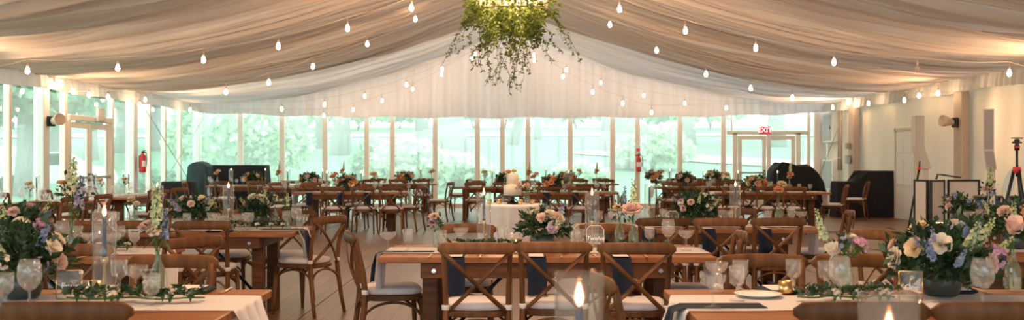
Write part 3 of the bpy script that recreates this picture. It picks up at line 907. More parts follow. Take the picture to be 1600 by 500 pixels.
def centerpiece(p, Rr, flowers, nleaf=260, leafs=.05, seed=1, hz=.8):
    rnd.seed(seed)
    t = empty('floral_centerpiece', p)
    part('bowl', BOWL, t)
    leaf_ball(nleaf, Rr, Rr*hz, leafs, .14, None).build('foliage', [M['leaf'],M['leaf2'],M['stem']], t)
    for i, (kind, colr, sc, d) in enumerate(flowers):
        d = Vector(d).normalized() if d else rdir(.0,1)
        spike = kind == 'flower_spike'
        k = 1.0 if not spike else .95
        pos = Vector((d.x*Rr*k, d.y*Rr*k, .14+d.z*Rr*hz*k))
        dd = d if not spike else (d*.9+Vector((0,0,.55))).normalized()
        part(kind, flower_mesh(kind, colr), t, Matrix.Translation(pos) @ rot_to(dd, rnd.uniform(0,6)) @ Matrix.Scale(sc,4))
    return t
BOT = lathe_mesh('bottle', [(0,0),(.034,0),(.037,.006),(.038,.03),(.036,.10),(.022,.13),(.0135,.15),(.0125,.185),(.0155,.19),(.0155,.196),(.0115,.196),(.010,.18),(.0115,.15),(.020,.13),(.034,.10),(.035,.01),(0,.006)], 'bottle', 16)
def bud_vase(p, flowers, seed=1, leaves=34, lr=.055, sc=1.0, leafm='leaf'):
    rnd.seed(seed)
    t = empty('bud_vase', p); t.scale = (sc,sc,sc)
    part('bottle', BOT, t)
    mb = MB(); tops = []
    for i, (kind, colr, s, off) in enumerate(flowers):
        q = Vector(off); tops.append(q)
        mb.tube([(q.x*.05,q.y*.05,.02),(q.x*.12,q.y*.12,.19),(q.x*.6,q.y*.6,.19+(q.z-.19)*.55),q], .0025, 5, 2, cap=False)
    c = sum(tops, Vector())/len(tops)
    for _ in range(leaves):
        d = rdir(-.6,1); pp = Vector((c.x*.8,c.y*.8,c.z-.035))+Vector((d.x*lr,d.y*lr,d.z*lr*1.3))*rnd.uniform(.3,1.1)
        leafquad(mb, pp, d+rdir()*.7, .042*rnd.uniform(.6,1.2), rnd.choice([0,0,1]), .5)
    mb.build('foliage', [M[leafm],M['leaf2'],M['stem']], t)
    for (kind, colr, s, off) in flowers:
        q = Vector(off); dd = Vector((q.x*2,q.y*2-.06,.25))
        if kind == 'flower_spike': dd = Vector((q.x,q.y,.4))
        part(kind, flower_mesh(kind, colr), t, Matrix.Translation(q) @ rot_to(dd) @ Matrix.Scale(s,4))
    return t
def garland(key, lx0, lx1, seed, where, n=120, blooms=8, ly=0.0):
    rnd.seed(seed)
    cx, cy, rz = TABLES[key]
    t = empty('greenery_garland', (cx,cy,0), rz)
    mb = MB(); L = lx1-lx0
    pts = [(lx0+L*u/10, ly+.03*math.sin(u*1.3+seed), .785) for u in range(11)]
    mb.tube(pts, .004, 5, 2)
    for _ in range(n*2):
        u = rnd.random(); x = lx0+L*u; y = ly+.03*math.sin(u*13+seed)+rnd.gauss(0,.035)
        d = rdir(.05,.75); p = Vector((x,y,.792+rnd.uniform(0,.03)))
        leafquad(mb, p, d, .046*rnd.uniform(.6,1.2), rnd.choice([0,0,1]), .45)
    mb.build('foliage', [M['leaf'],M['leaf2'],M['stem']], t)
    for i in range(blooms):
        x = lx0+L*rnd.random()
        part('white_blossom', flower_mesh('blossom_cluster','ivory'), t, Matrix.Translation((x,ly+rnd.uniform(-.05,.05),.80)) @ Matrix.Scale(.7,4))
    return tag(t, 'leafy greenery garland with small white blooms along '+where, 'garland', 'greenery garlands on the tables')
# table signs
def text_mesh(s, size, m, depth=.0008, shear=.25):
    cu = bpy.data.curves.new('text','FONT'); cu.body = s; cu.size = size; cu.shear = shear; cu.extrude = depth
    cu.offset = .012*size if shear == 0 else .004*size; cu.align_x = 'CENTER'; cu.align_y = 'CENTER'; cu.resolution_u = 3
    o = bpy.data.objects.new('text', cu); COL.objects.link(o)
    dg = bpy.context.evaluated_depsgraph_get()
    me = bpy.data.meshes.new_from_object(o.evaluated_get(dg)); me.name = 'lettering'
    bpy.data.objects.remove(o); bpy.data.curves.remove(cu)
    me.materials.clear(); me.materials.append(m); return me
def table_sign(p, w, h, word, rz, label, octagon=False):
    t = empty('table_sign', p, rz)
    c = .22*w if octagon else 0.0
    if octagon: out = [(-w/2+c*.4,0),(w/2-c*.4,0),(w/2,c*.5),(w/2,h-c),(w/2-c,h),(-w/2+c,h),(-w/2,h-c),(-w/2,c*.5)]
    else: out = [(-w/2,0),(w/2,0),(w/2,h),(-w/2,h)]
    n = len(out)
    mb = MB(); vs = [(x,-.0015,z) for x,z in out]+[(x,.0015,z) for x,z in out]
    mb.add(vs, [tuple(range(n)), tuple(range(2*n-1,n-1,-1))]+[(i,n+i,n+(i+1)%n,(i+1)%n) for i in range(n)])
    mb.build('acrylic_panel', M['acrylic'], t)
    mb = MB(); pts = [(x,0,z) for x,z in out]
    for i in range(n): mb.tube([pts[i],pts[(i+1)%n]], .0028 if not octagon else .0018, 6)
    mb.build('frame', M['gold'] if not octagon else M['letter'], t)
    part('lettering', text_mesh(word, w*.36, M['letter']), t, Matrix.Translation((0,-.0035,h*.45)) @ Matrix.Rotation(R_(90),4,'X'))
    return tag(t, label, 'table sign', 'table number signs')
PLATE = lathe_mesh('plate', [(0,0),(.06,.001),(.075,.008),(.105,.014),(.105,.017),(.075,.011),(.06,.005),(0,.004)], 'white', 24)
# ------------------------------------------------------------------ the tables
G3 = 'farm tables set for the reception'
table('N', 1.05, 2.06, 0, 'wooden farm table closest to us carrying two blurred candles', G3)
table('AL', -2.23, 4.43, 0, 'wooden farm table in bottom left corner with Four sign', G3)
table('AR', 1.805, 4.43, 0, 'wooden farm table in bottom right corner with large bouquet', G3)
table('BL', -3.44, 6.92, 0, 'wooden farm table behind bottom left table, bud vase at middle', G3)
table('BC', .225, 7.0, 0, 'wooden farm table at front centre with three chairs before it', G3)
table('BR', 3.94, 7.05, 0, 'wooden farm table behind bottom right table at right edge', G3)
table('CL', -2.96, 9.17, 0, 'wooden farm table with navy napkin and runner over its end', G3)
table('CR', 1.70, 9.62, 0, 'wooden farm table with three chairs, right of the cake', G3)
table('CS', 5.10, 9.75, 0, 'wooden farm table in front of white folding panels', G3)
table('LA', -6.86, 15.0, R_(90), 'wooden farm table running lengthwise beside the glass wall', G3)
table('LB', -6.86, 17.9, R_(90), 'wooden farm table running lengthwise below the side double doors', G3)
table('DL', -3.1, 19.9, 0, 'wooden farm table across dance floor with three chairs in row', G3)
table('DC', .95, 19.9, 0, 'wooden farm table right behind the cake table', G3)
table('DR', 4.98, 19.9, 0, 'wooden farm table before draped black table by exit doors', G3)
table('EL', -4.6, 23.6, 0, 'wooden farm table second from far windows on glass wall side', G3)
table('EC', -.32, 23.7, 0, 'wooden farm table second from far windows, behind the cake', G3)
table('ER', 4.35, 23.7, 0, 'wooden farm table second from far windows near exit doors', G3)
table('FL', -3.05, 27.0, 0, 'wooden farm table closest to far windows, left of aisle', G3)
table('FC', 1.7, 27.0, 0, 'wooden farm table closest to far windows, right of aisle', G3)
table('FR', 5.1, 27.0, 0, 'wooden farm table closest to far windows and exit doors', G3)
table('FB', -6.25, 25.0, 0, 'wooden farm table in front of black draped bar', G3)
WH = {'N':'the closest table','AL':'bottom left table','AR':'bottom right table','BL':'second left table','BC':'front centre table','BR':'second right table',
      'CL':'third left table','CR':'third table right of cake','CS':'table by white panels','LA':'lengthwise table by glass wall','LB':'lengthwise table below side doors',
      'DL':'table across dance floor','DC':'table behind cake','DR':'table before draped black table','EL':'second-last table on glass side','EC':'second-last centre table','ER':'second-last table by exit',
      'FL':'last table left of aisle','FC':'last table right of aisle','FR':'last table by exit','FB':'table before black bar'}
RWH = {'AL':'bottom left table','AR':'bottom right table','BL':'second table at left','BC':'front centre table','BR':'second table at right','CL':'third table at left',
       'CR':'third table, right of the cake','CS':'the table by white panels','DL':'table across the dance floor','DC':'table right behind cake','DR':'table before draped black table','FB':'table before black draped bar',
       'LA':'lengthwise table by glass wall','LB':'lengthwise table below the side doors','EC':'second-last centre table','EL':'second-last table on glass side','ER':'second-last table by exit doors'}
for i, k in enumerate(RWH): runner(k, i, RWH[k])

# chairs (pixel column of the back, distance of its top rail, heading)
N_, F_ = 'at near side of ', 'at far side of '
for px, Y, d in ((97,3.58,2),): chair_at(px, Y, d, N_+WH['AL'])
for px, Y, d in ((272,5.32,180),): chair_at(px, Y, d, F_+WH['AL'])
for px, Y, d in ((1350,3.57,-2),(1566,3.57,0)): chair_at(px, Y, d, N_+WH['AR'])
for px, Y, d in ((1190,5.36,181),(1337,5.36,179)): chair_at(px, Y, d, F_+WH['AR'])
chair_at(936, 4.5, -84, 'at end of bottom right table')
for px, Y, d in ((745,6.14,1),(865,6.20,-2),(995,6.13,-2)): chair_at(px, Y, d, N_+WH['BC'])
for px, Y, d in ((728,7.90,180),(946,7.90,181)): chair_at(px, Y, d, F_+WH['BC'])
chair_at(545, 7.1, -76, 'at napkin end of front centre table')
chair_at(1160, 7.1, 84, 'at gauze draped end of front centre table')
for px, Y, d in ((116,8.32,0),(222,8.34,1),(314,8.30,3)): chair_at(px, Y, d, N_+WH['CL'])
for px, Y, d in ((370,10.1,180),(458,10.1,179)): chair_at(px, Y, d, F_+WH['CL'])
chair_at(519, 9.1, 62, 'standing free at end of third left table')
chair_at(305, 6.6, 52, 'at end of second left table')
for px, Y, d in ((128,7.82,180),): chair_at(px, Y, d, F_+WH['BL'])
chair_at(112, 6.04, 0, N_+WH['BL'])
for px, Y, d in ((1037,8.74,0),(1126,8.74,-1),(1217,8.76,0)): chair_at(px, Y, d, N_+WH['CR'])
chair_at(1148, 10.55, 180, F_+WH['CR']); chair_at(1048, 10.55, 180, F_+WH['CR'])
chair_at(1330, 10.05, 80, 'at end of third table right of cake')
chair_at(1367, 7.25, -58, 'at end of second right table')
chair_at(1492, 7.93, 180, F_+WH['BR'])
chair_at(1518, 10.62, 172, F_+WH['CS']); chair_at(1590, 10.62, 180, F_+WH['CS'])
for px, Y, d in ((519,18.9,2),(566,18.95,-2),(610,18.95,0)): chair_at(px, Y, d, N_+WH['DL'])
chair_at(660, 19.85, 72, 'at aisle end of '+WH['DL']); chair_at(405, 19.8, -84, 'at window end of '+WH['DL'])
for px, Y, d in ((478,20.95,180),(560,20.95,180),(620,20.95,180)): chair_at(px, Y, d, F_+WH['DL'])
for px, Y, d in ((857,18.95,0),(906,18.95,2)): chair_at(px, Y, d, N_+WH['DC'])
for px, Y, d in ((868,20.95,180),(925,20.95,180)): chair_at(px, Y, d, F_+WH['DC'])
for px, Y, d in ((1147,18.95,2),(1200,18.95,-2),(1242,18.9,0)): chair_at(px, Y, d, N_+WH['DR'])
for px, Y, d in ((1158,20.95,180),(1220,20.95,180)): chair_at(px, Y, d, F_+WH['DR'])
chair_at(1324, 20.6, 66, 'beside black covered piano, closer to us')
chair_at(1357, 23.6, 62, 'beside black covered piano, closer to wall')
for k, pxs in (('EL',(435,486,540)),('EC',(742,786,830)),('ER',(1050,1095,1135))):
    cy = TABLES[k][1]
    for px in pxs: chair_at(px, cy-.86, rnd.uniform(-3,3), N_+WH[k])
    for px in pxs: chair_at(800+(px-800)*.95, cy+.86, 180+rnd.uniform(-3,3), F_+WH[k])
for k, pxs in (('FL',(580,621,658)),('FC',(862,905,946)),('FR',(1068,1103,1146))):
    cy = TABLES[k][1]
    for px in pxs: chair_at(px, cy-.86, rnd.uniform(-3,3), N_+WH[k])
    for px in pxs: chair_at(800+(px-800)*.95, cy+.84, 180+rnd.uniform(-3,3), F_+WH[k])
chair_at(706, 23.0, 74, 'in the aisle, its back to cake')
chair_at(734, 27.0, 74, 'in the aisle close to far windows')
for px, Y, d in ((348,24.1,0),(400,24.1,0)): chair_at(px, Y, d, N_+WH['FB'])
chair_at(287, 24.9, -60, 'by black covered box near glass wall')
# lengthwise tables: chairs facing the table from both sides
for Yc in (13.95, 14.65, 15.4): chair_at(800-7.72*F/Yc, Yc, -92+rnd.uniform(-6,6), 'on window side of '+WH['LA'])
for Yc in (16.9, 17.9, 18.7): chair_at(800-7.72*F/Yc, Yc, -92+rnd.uniform(-6,6), 'on window side of '+WH['LB'])
for Yc, d in ((13.9,66),(14.9,80)): chair_at(800-5.92*F/Yc, Yc, d, 'on aisle side of '+WH['LA'])
for Yc, d in ((17.2,62),(18.3,72)): chair_at(800-5.92*F/Yc, Yc, d, 'on aisle side of '+WH['LB'])
for px, Y, d in ((26,11.6,20),(62,12.2,25)): chair_at(px, Y, d, 'in gap between glass wall tables and third left table')

# place settings
for k, lxs, flat in (('BC',(-.59,-.07,.47),False),('CR',(-.48,.05,.55),False),('DL',(-.75,-.15,.35),False),('DC',(-.3,.25),False)):
    for lx in lxs: setting(k, lx, -1, WH[k], flat, k in ('BC','CR'))
for lx in (.32,.62): setting('AL', lx+.05, -1, WH['AL'], True) if lx < .5 else None
for lx in (.28,.72): setting('AL', lx, 1, WH['AL'], True)
for lx in (-.15,.35): setting('AR', lx+.1, -1, WH['AR'], True)
for lx in (-.55,.25): setting('AR', lx, 1, WH['AR'], True)
for lx in (.55,.0): setting('BL', lx, -1, WH['BL'], True)
for lx in (-.2,.45): setting('CL', lx, -1, WH['CL'], True)
for lx in (-.45,.35): setting('BC', lx, 1, WH['BC'], True, False)
for lx in (.0,): setting('BR', lx, -1, WH['BR'], True)
for lx in (-.6,): setting('CS', lx, -1, WH['CS'], True, False)
# napkins draped over the ends of two tables
def end_napkin(key, side, ly, w, drop, label):
    cx, cy, rz = TABLES[key]
    mb = MB(); top = .34; e = 1.086
    def f(u, v):
        k = round(u*30); s = top*k/15 if k <= 15 else top+drop*(k-15)/15; y = ly+(v-.5)*w
        if k <= 15: return (side*(e-top+s), y, .7680+.001*math.sin(v*9))
        d = s-top; return (side*(e+.045+.09*d+.012*(1+math.sin(v*8))*min(1,d/.1)), y*(1-.05*d), .767-d)
    mb.grid(f, 30, 10); o = mb.build('napkin', M['navy']); o.location = (cx,cy,0)
    return tag(o, label, 'napkin', 'navy napkins over table ends')
end_napkin('CL', 1, -.1, .16, .25, 'navy napkin hanging over end of table beside free standing chair')
end_napkin('AR', -1, -.12, .15, .22, 'navy napkin laid across white runner at end of bottom right table')
end_napkin('BC', -1, -.14, .10, .20, 'navy napkin hanging from left end of front centre table')
end_napkin('DL', -1, .0, .18, .25, 'navy napkin hanging from window end of table across dance floor')
end_napkin('FB', -1, .05, .2, .25, 'navy napkin hanging from end of table before black bar')

# glassware: (key, px, py of the foot) on the table top
def on(px, py, z=.7655):
    Y = F*(H-z)/(py-250.0); return (X(px,Y), Y, z)
def near(key, px, Y, z=.766): return (X(px,Y), Y, z)
for k, nm, px, Y in (('AL','wine_glass',46,4.22),('AL','goblet',237,4.16),('AL','goblet',186,4.75),('AL','coupe',212,4.62),('AL','goblet',8,4.2),
        ('AR','goblet',1152,4.46),('AR','goblet',1157,4.72),('AR','coupe',1114,4.24),('AR','coupe',1120,4.78),('AR','wine_glass',1535,4.25),('AR','goblet',1290,4.70),('AR','wine_glass',1312,4.35),('AR','goblet',1240,4.76),
        ('BL','wine_glass',97,6.9),('BL','goblet',121,7.2),('BL','coupe',140,6.7),('BL','goblet',60,6.65),('BL','goblet',156,7.1),('BL','coupe',176,6.62),('BL','goblet',188,7.2),('BL','goblet',210,6.85),
        ('BC','coupe',606,6.8),('BC','goblet',637,6.84),('BC','goblet',1015,7.12),('BC','wine_glass',1044,7.1),('BC','coupe',1072,6.95),('BC','goblet',785,7.15),('BC','coupe',800,6.75),('BC','goblet',905,6.85),('BC','goblet',898,7.25),('BC','goblet',690,6.75),('BC','coupe',720,7.2),
        ('BR','coupe',1532,6.85),('BR','goblet',1508,7.2),
        ('CL','wine_glass',463,9.05),('CL','goblet',447,9.3),('CL','coupe',473,8.95),('CL','goblet',384,8.98),('CL','goblet',390,9.0),('CL','coupe',371,9.0),('CL','goblet',292,8.95),('CL','goblet',330,9.0),('CL','goblet',338,8.9),('CL','coupe',349,8.86),('CL','goblet',205,9.3),('CL','goblet',180,9.1),
        ('CR','goblet',936,9.3),('CR','goblet',956,9.6),('CR','goblet',1040,9.35),('CR','goblet',1036,9.72),('CR','goblet',1128,9.5),('CR','goblet',1140,9.35),('CR','goblet',1200,9.4),('CR','coupe',1252,9.5),('CR','goblet',1236,9.7),('CR','coupe',960,9.25),
        ('CS','goblet',1530,9.62),('CS','coupe',1514,9.5),('CS','goblet',1566,9.7)):
    glass(nm, near(k, px, Y), WH[k])
for k, pxs in (('DL',(446,452,459,470,525,556,588,598,640)),('DC',(833,880,896,930,943)),('DR',(1105,1128,1150,1197,1246,1258,1222)),('EL',(430,445,465,505,520)),('EC',(718,735,772,812,840)),
               ('ER',(1036,1052,1085,1110)),('FB',(330,337,372,385)),('FL',(570,610,668)),('FC',(848,872,940)),('FR',(1060,1085,1128))):
    cy = TABLES[k][1]
    for j, px in enumerate(pxs): glass('goblet' if j % 3 else 'wine_glass', (X(px,cy), cy+(-.33 if j % 2 else -.12), .766), WH[k])
for k in ('LA','LB'):
    for j, lx in enumerate((-.9,-.62,-.35,.0,.3,.6,.9)):
        glass('goblet' if j % 2 else 'wine_glass', local(k, lx, .34 if j % 2 else .15, .766), WH[k])
        glass('goblet', local(k, lx+.1, -.3, .766), WH[k])

# candles
candle(near('AL',163,4.57), WH['AL'])
candle((X(905,2.1),2.1,.763), WH['N'], hs=.72); candle((X(1389,1.78),1.78,.763), WH['N'], hs=.64)
candle(near('BC',756,7.32), WH['BC']); candle(near('BC',925,7.30), WH['BC'])
candle(near('CL',246,9.2), WH['CL']); candle(near('CL',357,9.18), WH['CL'])
candle(near('CR',1015,9.7), WH['CR']); candle(near('CR',1149,9.7), WH['CR'])
for px, Y, ln in ((57,15.5,0),): candle((X(px,Y),Y,.766), WH['LA'])
candle((X(124,17.1),17.1,.766), WH['LB'], hur=False, lean=R_(-9)); candle((X(147,17.6),17.6,.766), WH['LB']); candle((X(194,18.6),18.6,.766), WH['LB'], hur=False, lean=R_(5)); candle((X(201,18.68),18.68,.766), WH['LB'], hur=False)
for k, pxs in (('FB',(360,414)),('EL',(449,503)),('DL',(510,564)),('FL',(657,)),('EC',(769,)),('DC',(889,)),('DC2',()),('FC',(853,)),('ER',(1047,1099)),('DR',(1154,1216))):
    if k not in TABLES: continue
    cy = TABLES[k][1]
    for j, px in enumerate(pxs): candle((X(px,cy), cy+.05, .766), WH[k], 'greenwax', hur=(j % 2 == 0))

# flowers -----------------------------------------------------------------
def mix(q, *items):
    L = []
    for kind, colr, n, sc in items:
        for _ in range(n):
            z = q.uniform(.05,.95) if kind != 'flower_spike' else q.uniform(.15,.8)
            a = q.uniform(PI*1.02, PI*1.98) if q.random() < .72 else q.uniform(0,PI)
            r = math.sqrt(1-z*z); L.append((kind, colr, sc*q.uniform(.85,1.15)*(.72 if kind == 'flower_spike' else 1.0), (r*math.cos(a), r*math.sin(a), z)))
    return L
q = random.Random(11)
def cp(px, Y, Rr, items, seed, label, n=420, ls=.05, hz=.8, group='low floral centrepieces', z=.766):
    o = centerpiece((X(px,Y),Y,z), Rr, mix(q,*items), n, ls, seed, hz)
    return tag(o, label, 'flowers', group)
cp(34, 4.55, .19, (('rose','ivory',4,.95),('blossom_cluster','ivory',4,1.1),('flower_spike','limewhite',2,1.0),('flower_spike','blueflower',2,.9),('tulip','pink',1,.9),('blossom_cluster','lilac',2,1),('rose','blush',2,.8)), 3,
   'dark leafy bouquet with white blooms and lime spike in bottom left corner', 620, .06, 1.0)
cp(30, 7.05, .20, (('rose','blush',4,1.0),('blossom_cluster','pink',3,1.2),('flower_spike','blueflower',2,.9),('blossom_cluster','lilac',2,1.2),('flower_spike','limewhite',2,.9),('rose','cream',2,1.1)), 4,
   'bouquet with blush roses and pink and blue blooms at left edge', 480, .06, .8)
cp(1471, 4.64, .225, (('rose','cream',4,1.1),('rose','ivory',5,1.0),('rose','blush',4,.9),('flower_spike','limewhite',4,1.15),('flower_spike','blueflower',3,.95),('blossom_cluster','pink',3,1.3),('blossom_cluster','blueflower',3,1.2),('flower_spike','lilac',2,.8)), 5,
   'largest dark leafy bouquet with cream roses and pink blooms, bottom right', 760, .062, .85)
cp(848, 7.02, .165, (('rose','ivory',4,1.0),('rose','blush',3,1.0),('flower_spike','limewhite',2,.9),('flower_spike','lilac',2,.9),('blossom_cluster','lilac',2,1.0),('daisy','ivory',3,.9)), 6,
   'white and blush bouquet behind middle chair of front centre table', 420, .055, .75)
cp(304, 9.32, .19, (('rose','ivory',4,1.2),('rose','cream',3,1.1),('flower_spike','lilac',2,1.1),('flower_spike','limewhite',2,1.1),('rose','blush',2,.8)), 7,
   'leafy bouquet with white roses and lilac spike on third left table', 460, .06, .75)
cp(1085, 9.6, .19, (('flower_spike','limewhite',4,.9),('blossom_cluster','ivory',3,1.1),('flower_spike','blueflower',1,.9),('rose','blush',2,.8),('blossom_cluster','pink',1,.9)), 8,
   'dark round bouquet with pale spikes on third table right of cake', 620, .06, .85)
cp(402, 9.46, .12, (('rose','ivory',3,.9),('flower_spike','limewhite',3,1.2),('rose','blush',1,.9)), 9, 'tall pale spiked bouquet behind candle on third left table', 260, .06, 1.3)
cp(1500, 9.85, .14, (('rose','blush',3,1.1),('blossom_cluster','blueflower',3,1.1),('flower_spike','limewhite',2,1.0)), 10, 'small blush and blue bouquet on table by white panels', 260, .055, .9)
cp(1585, 7.1, .20, (('rose','blush',3,1.2),('blossom_cluster','blueflower',4,1.3),('flower_spike','limewhite',3,1.1),('rose','peach',2,1.1),('flower_spike','blueflower',2,1)), 12, 'bouquet of blush, blue and pale green blooms on second right table', 420, .06, .85)
cp(1580, 1.95, .13, (('flower_spike','blueflower',4,.7),('blossom_cluster','blueflower',3,.9),('flower_spike','limewhite',3,.8),('blossom_cluster','ivory',2,.9)), 13, 'out of focus blue and green bouquet in bottom right corner', 160, .05, .7)
cp(1110, 1.9, .07, (('blossom_cluster','lilac',2,.8),('flower_spike','limewhite',2,.6)), 14, 'out of focus lilac and green posy at bottom edge', 60, .04, .8)
# bud vases in front
def bv(px, Y, fl, seed, label, sc=1.0, lm='leaf', n=34, lr=.055, group='bottle bud vases'):
    o = bud_vase((X(px,Y),Y,.766), fl, seed, n, lr, sc, lm); return tag(o, label, 'bud vase', group)
bv(247, 4.62, [('flower_spike','limewhite',1.0,(.0,-.02,.33)),('rose','blush',.9,(-.035,-.03,.30)),('flower_spike','blueflower',.7,(.03,-.01,.27)),('rose','ivory',.7,(.0,-.05,.28))], 21, 'clear bottle with blush rose and pale green spike on bottom left table', 1.05)
bv(113, 6.84, [('flower_spike','limewhite',1.2,(.01,-.02,.40)),('flower_spike','lilac',1.1,(.05,-.02,.30)),('blossom_cluster','cream',1.0,(.0,-.05,.37)),('rose','peach',.5,(-.05,-.01,.42))], 22, 'clear bottle with tall dark leaves and lilac spike, second left table', 1.1, 'leaf', 90, .10)
bv(684, 7.2, [('rose','blush',1.0,(-.03,-.03,.24)),('rose','pink',.7,(-.04,-.03,.19)),('blossom_cluster','ivory',.6,(.03,-.02,.22))], 23, 'small bottle with blush rose left of front centre candle', .9, 'leaf', 40, .055)
bv(990, 7.15, [('rose','blush',1.6,(-.015,-.04,.27)),('flower_spike','limewhite',1.0,(.0,-.01,.33))], 24, 'green bottle with large blush bloom on front centre table', 1.0, 'leaf', 10, .04)
bv(968, 7.36, [('rose','cream',.8,(-.02,-.03,.27)),('flower_spike','blueflower',.9,(.03,.0,.29)),('rose','blush',.6,(.02,-.03,.25))], 25, 'bottle with dark leaves and blue spike beside large blush bloom', 1.0, 'leaf', 60, .07)
bv(1322, 4.60, [('tulip','ivory',1.1,(-.07,-.03,.22)),('blossom_cluster','blueflower',1.0,(-.02,-.03,.25)),('blossom_cluster','pink',1.3,(.045,-.03,.24)),('rose','ivory',.7,(.02,-.01,.28)),('flower_spike','limewhite',.8,(-.11,.0,.30))], 26, 'bottle with ivory tulip, blue and pink blooms, bottom right table', .95, 'leaf', 20, .05)
bv(1583, 4.80, [('tulip','blush',1.5,(-.01,-.03,.30))], 27, 'bottle with single large blush tulip near right edge', 1.0, 'leaf', 4, .03)
bv(450, 9.12, [('flower_spike','limewhite',.8,(.0,-.02,.28))], 28, 'small bottle with pale sprig near end of third left table', .8)
bv(430, 9.5, [('rose','cream',.8,(.0,-.02,.30))], 29, 'small bottle with cream rose on third left table', .9)
bv(210, 9.2, [('rose','cream',.9,(-.02,-.03,.26)),('rose','ivory',.8,(.03,-.03,.22))], 30, 'bottle with two cream roses left of third left table bouquet', 1.0)
bv(1215, 13.6, [], 31, 'x') if False else None
bv(1217, 9.75, [('rose','peach',1.0,(-.01,-.03,.30)),('rose','cream',.9,(.02,-.03,.35))], 32, 'bottle with peach and cream roses right of third table candle', 1.1, 'leaf', 8, .03)
bv(1545, 9.9, [('flower_spike','limewhite',1.1,(.0,-.02,.35)),('rose','blush',.9,(-.03,-.03,.30)),('blossom_cluster','blueflower',1.2,(.0,-.03,.26))], 33, 'bottle with blush rose and green spike before white speaker', 1.1, 'leaf', 50, .08)
# far centrepieces and bud vases in peach
def far_center(seed):
    def mk():
        q2 = random.Random(seed)
        return centerpiece((0,0,0), .21, mix(q2,('rose','peach',6,1.5),('rose','cream',5,1.3),('blossom_cluster','ivory',4,1.3),('rose','blush',3,1.2)), 240, .085, seed, .75)
    return mk
FCP = [Proto(far_center(41+i)) for i in range(3)]
k = 0
for px, key in ((482,'EL'),(540,'DL'),(632,'FL'),(790,'EC'),(866,'DC'),(886,'FC'),(1070,'ER'),(1116,'FR'),(1183,'DR'),(393,'FB'),(1022,'FR')):
    cy = TABLES[key][1]
    if px == 1022: cx_ = X(1022,27.0); 
    o = FCP[k % 3]((X(px,cy), cy+.1, .766), rnd.uniform(0,6)); k += 1
    reg(o, 'peach and cream rose centrepiece', 'on '+WH[key], 'flowers', 'peach centrepieces on the far tables')
def far_bud(i):
    def mk():
        fl = [[('rose','peach',1.4,(.0,-.03,.30)),('rose','cream',1.0,(-.03,-.03,.25)),('flower_spike','limewhite',1.0,(.02,.0,.38))],
              [('rose','peach',1.3,(-.02,-.03,.26)),('rose','blush',1.1,(.03,-.03,.31))],
              [('rose','cream',1.4,(.0,-.03,.30)),('blossom_cluster','ivory',1.4,(.03,-.02,.24))]][i]
        return bud_vase((0,0,0), fl, 50+i, 16, .05, 1.0)
    return mk
FBV = [Proto(far_bud(i)) for i in range(3)]
k = 0
for px, key in ((433,'EL'),(523,'DL'),(583,'DL'),(537,'FL'),(674,'FL'),(757,'EC'),(826,'EC'),(836,'DC'),(905,'FC'),(931,'FC'),(1034,'ER'),(1132,'DR'),(1236,'DR'),(342,'FB'),(1112,'ER')):
    cy = TABLES[key][1]
    o = FBV[k % 3]((X(px,cy), cy+(-.12 if k % 2 else .12), .766), rnd.uniform(-.5,.5), 1.12); k += 1
    reg(o, 'bud vase with peach and cream roses', 'on '+WH[key], 'bud vase', 'peach bud vases on the far tables')
for key, ys, sd in (('LA',(14.75,15.78),60),('LB',(17.3,18.4),61)):
    for Y in ys:
        o = FBV[2]((-6.95,Y,.766), 0, .9); reg(o, 'bud vase with cream roses', 'on '+WH[key], 'bud vase', 'bud vases on lengthwise tables')
# garlands
garland('AL', .30, .90, 71, 'bottom left table', 140, 9, -.02)
garland('AR', -.56, -.14, 72, 'bottom right table', 110, 7, .03)
garland('BC', -.62, -.18, 73, 'front centre table', 130, 6, .02)
garland('BC', .45, .85, 74, 'right part of front centre table', 50, 3, -.10)
garland('BL', .3, .85, 75, 'second left table', 110, 5, .06)
garland('CL', .30, .95, 76, 'third left table', 110, 5, -.02)
garland('CR', -.36, -.18, 77, 'third table right of cake', 80, 3, .0)
garland('BR', -.98, -.72, 78, 'second right table', 90, 3, .05)
# signs
table_sign(near('AL',108,4.52,.768), .11, .125, 'Four', R_(3), 'small gold framed clear sign reading Four, bottom left table')
table_sign(near('AR',1423,4.45,.768), .10, .128, 'One', R_(-3), 'gold framed clear sign by large bouquet, bottom right table')
table_sign(near('BC',930,7.05,.768), .12, .16, 'Twelve', 0, 'white edged octagonal clear sign on front centre table', True)
table_sign(near('BL',60,6.75,.768), .10, .125, 'Five', 0, 'gold framed clear sign beside blush bouquet, second left table')
table_sign(near('CR',1051,9.45,.768), .11, .14, 'Ten', 0, 'arched clear sign left of dark round bouquet', True)
for px, Y, k in ((150,4.72,'AL'),(806,7.2,'BC'),(880,6.72,'BC'),(1228,4.7,'AR')): votive(near(k,px,Y), WH[k])
o = part('plate', PLATE); o.location = near('AR',1185,4.60); tag(o, 'white plate under small dark votive on bottom right table', 'plate')

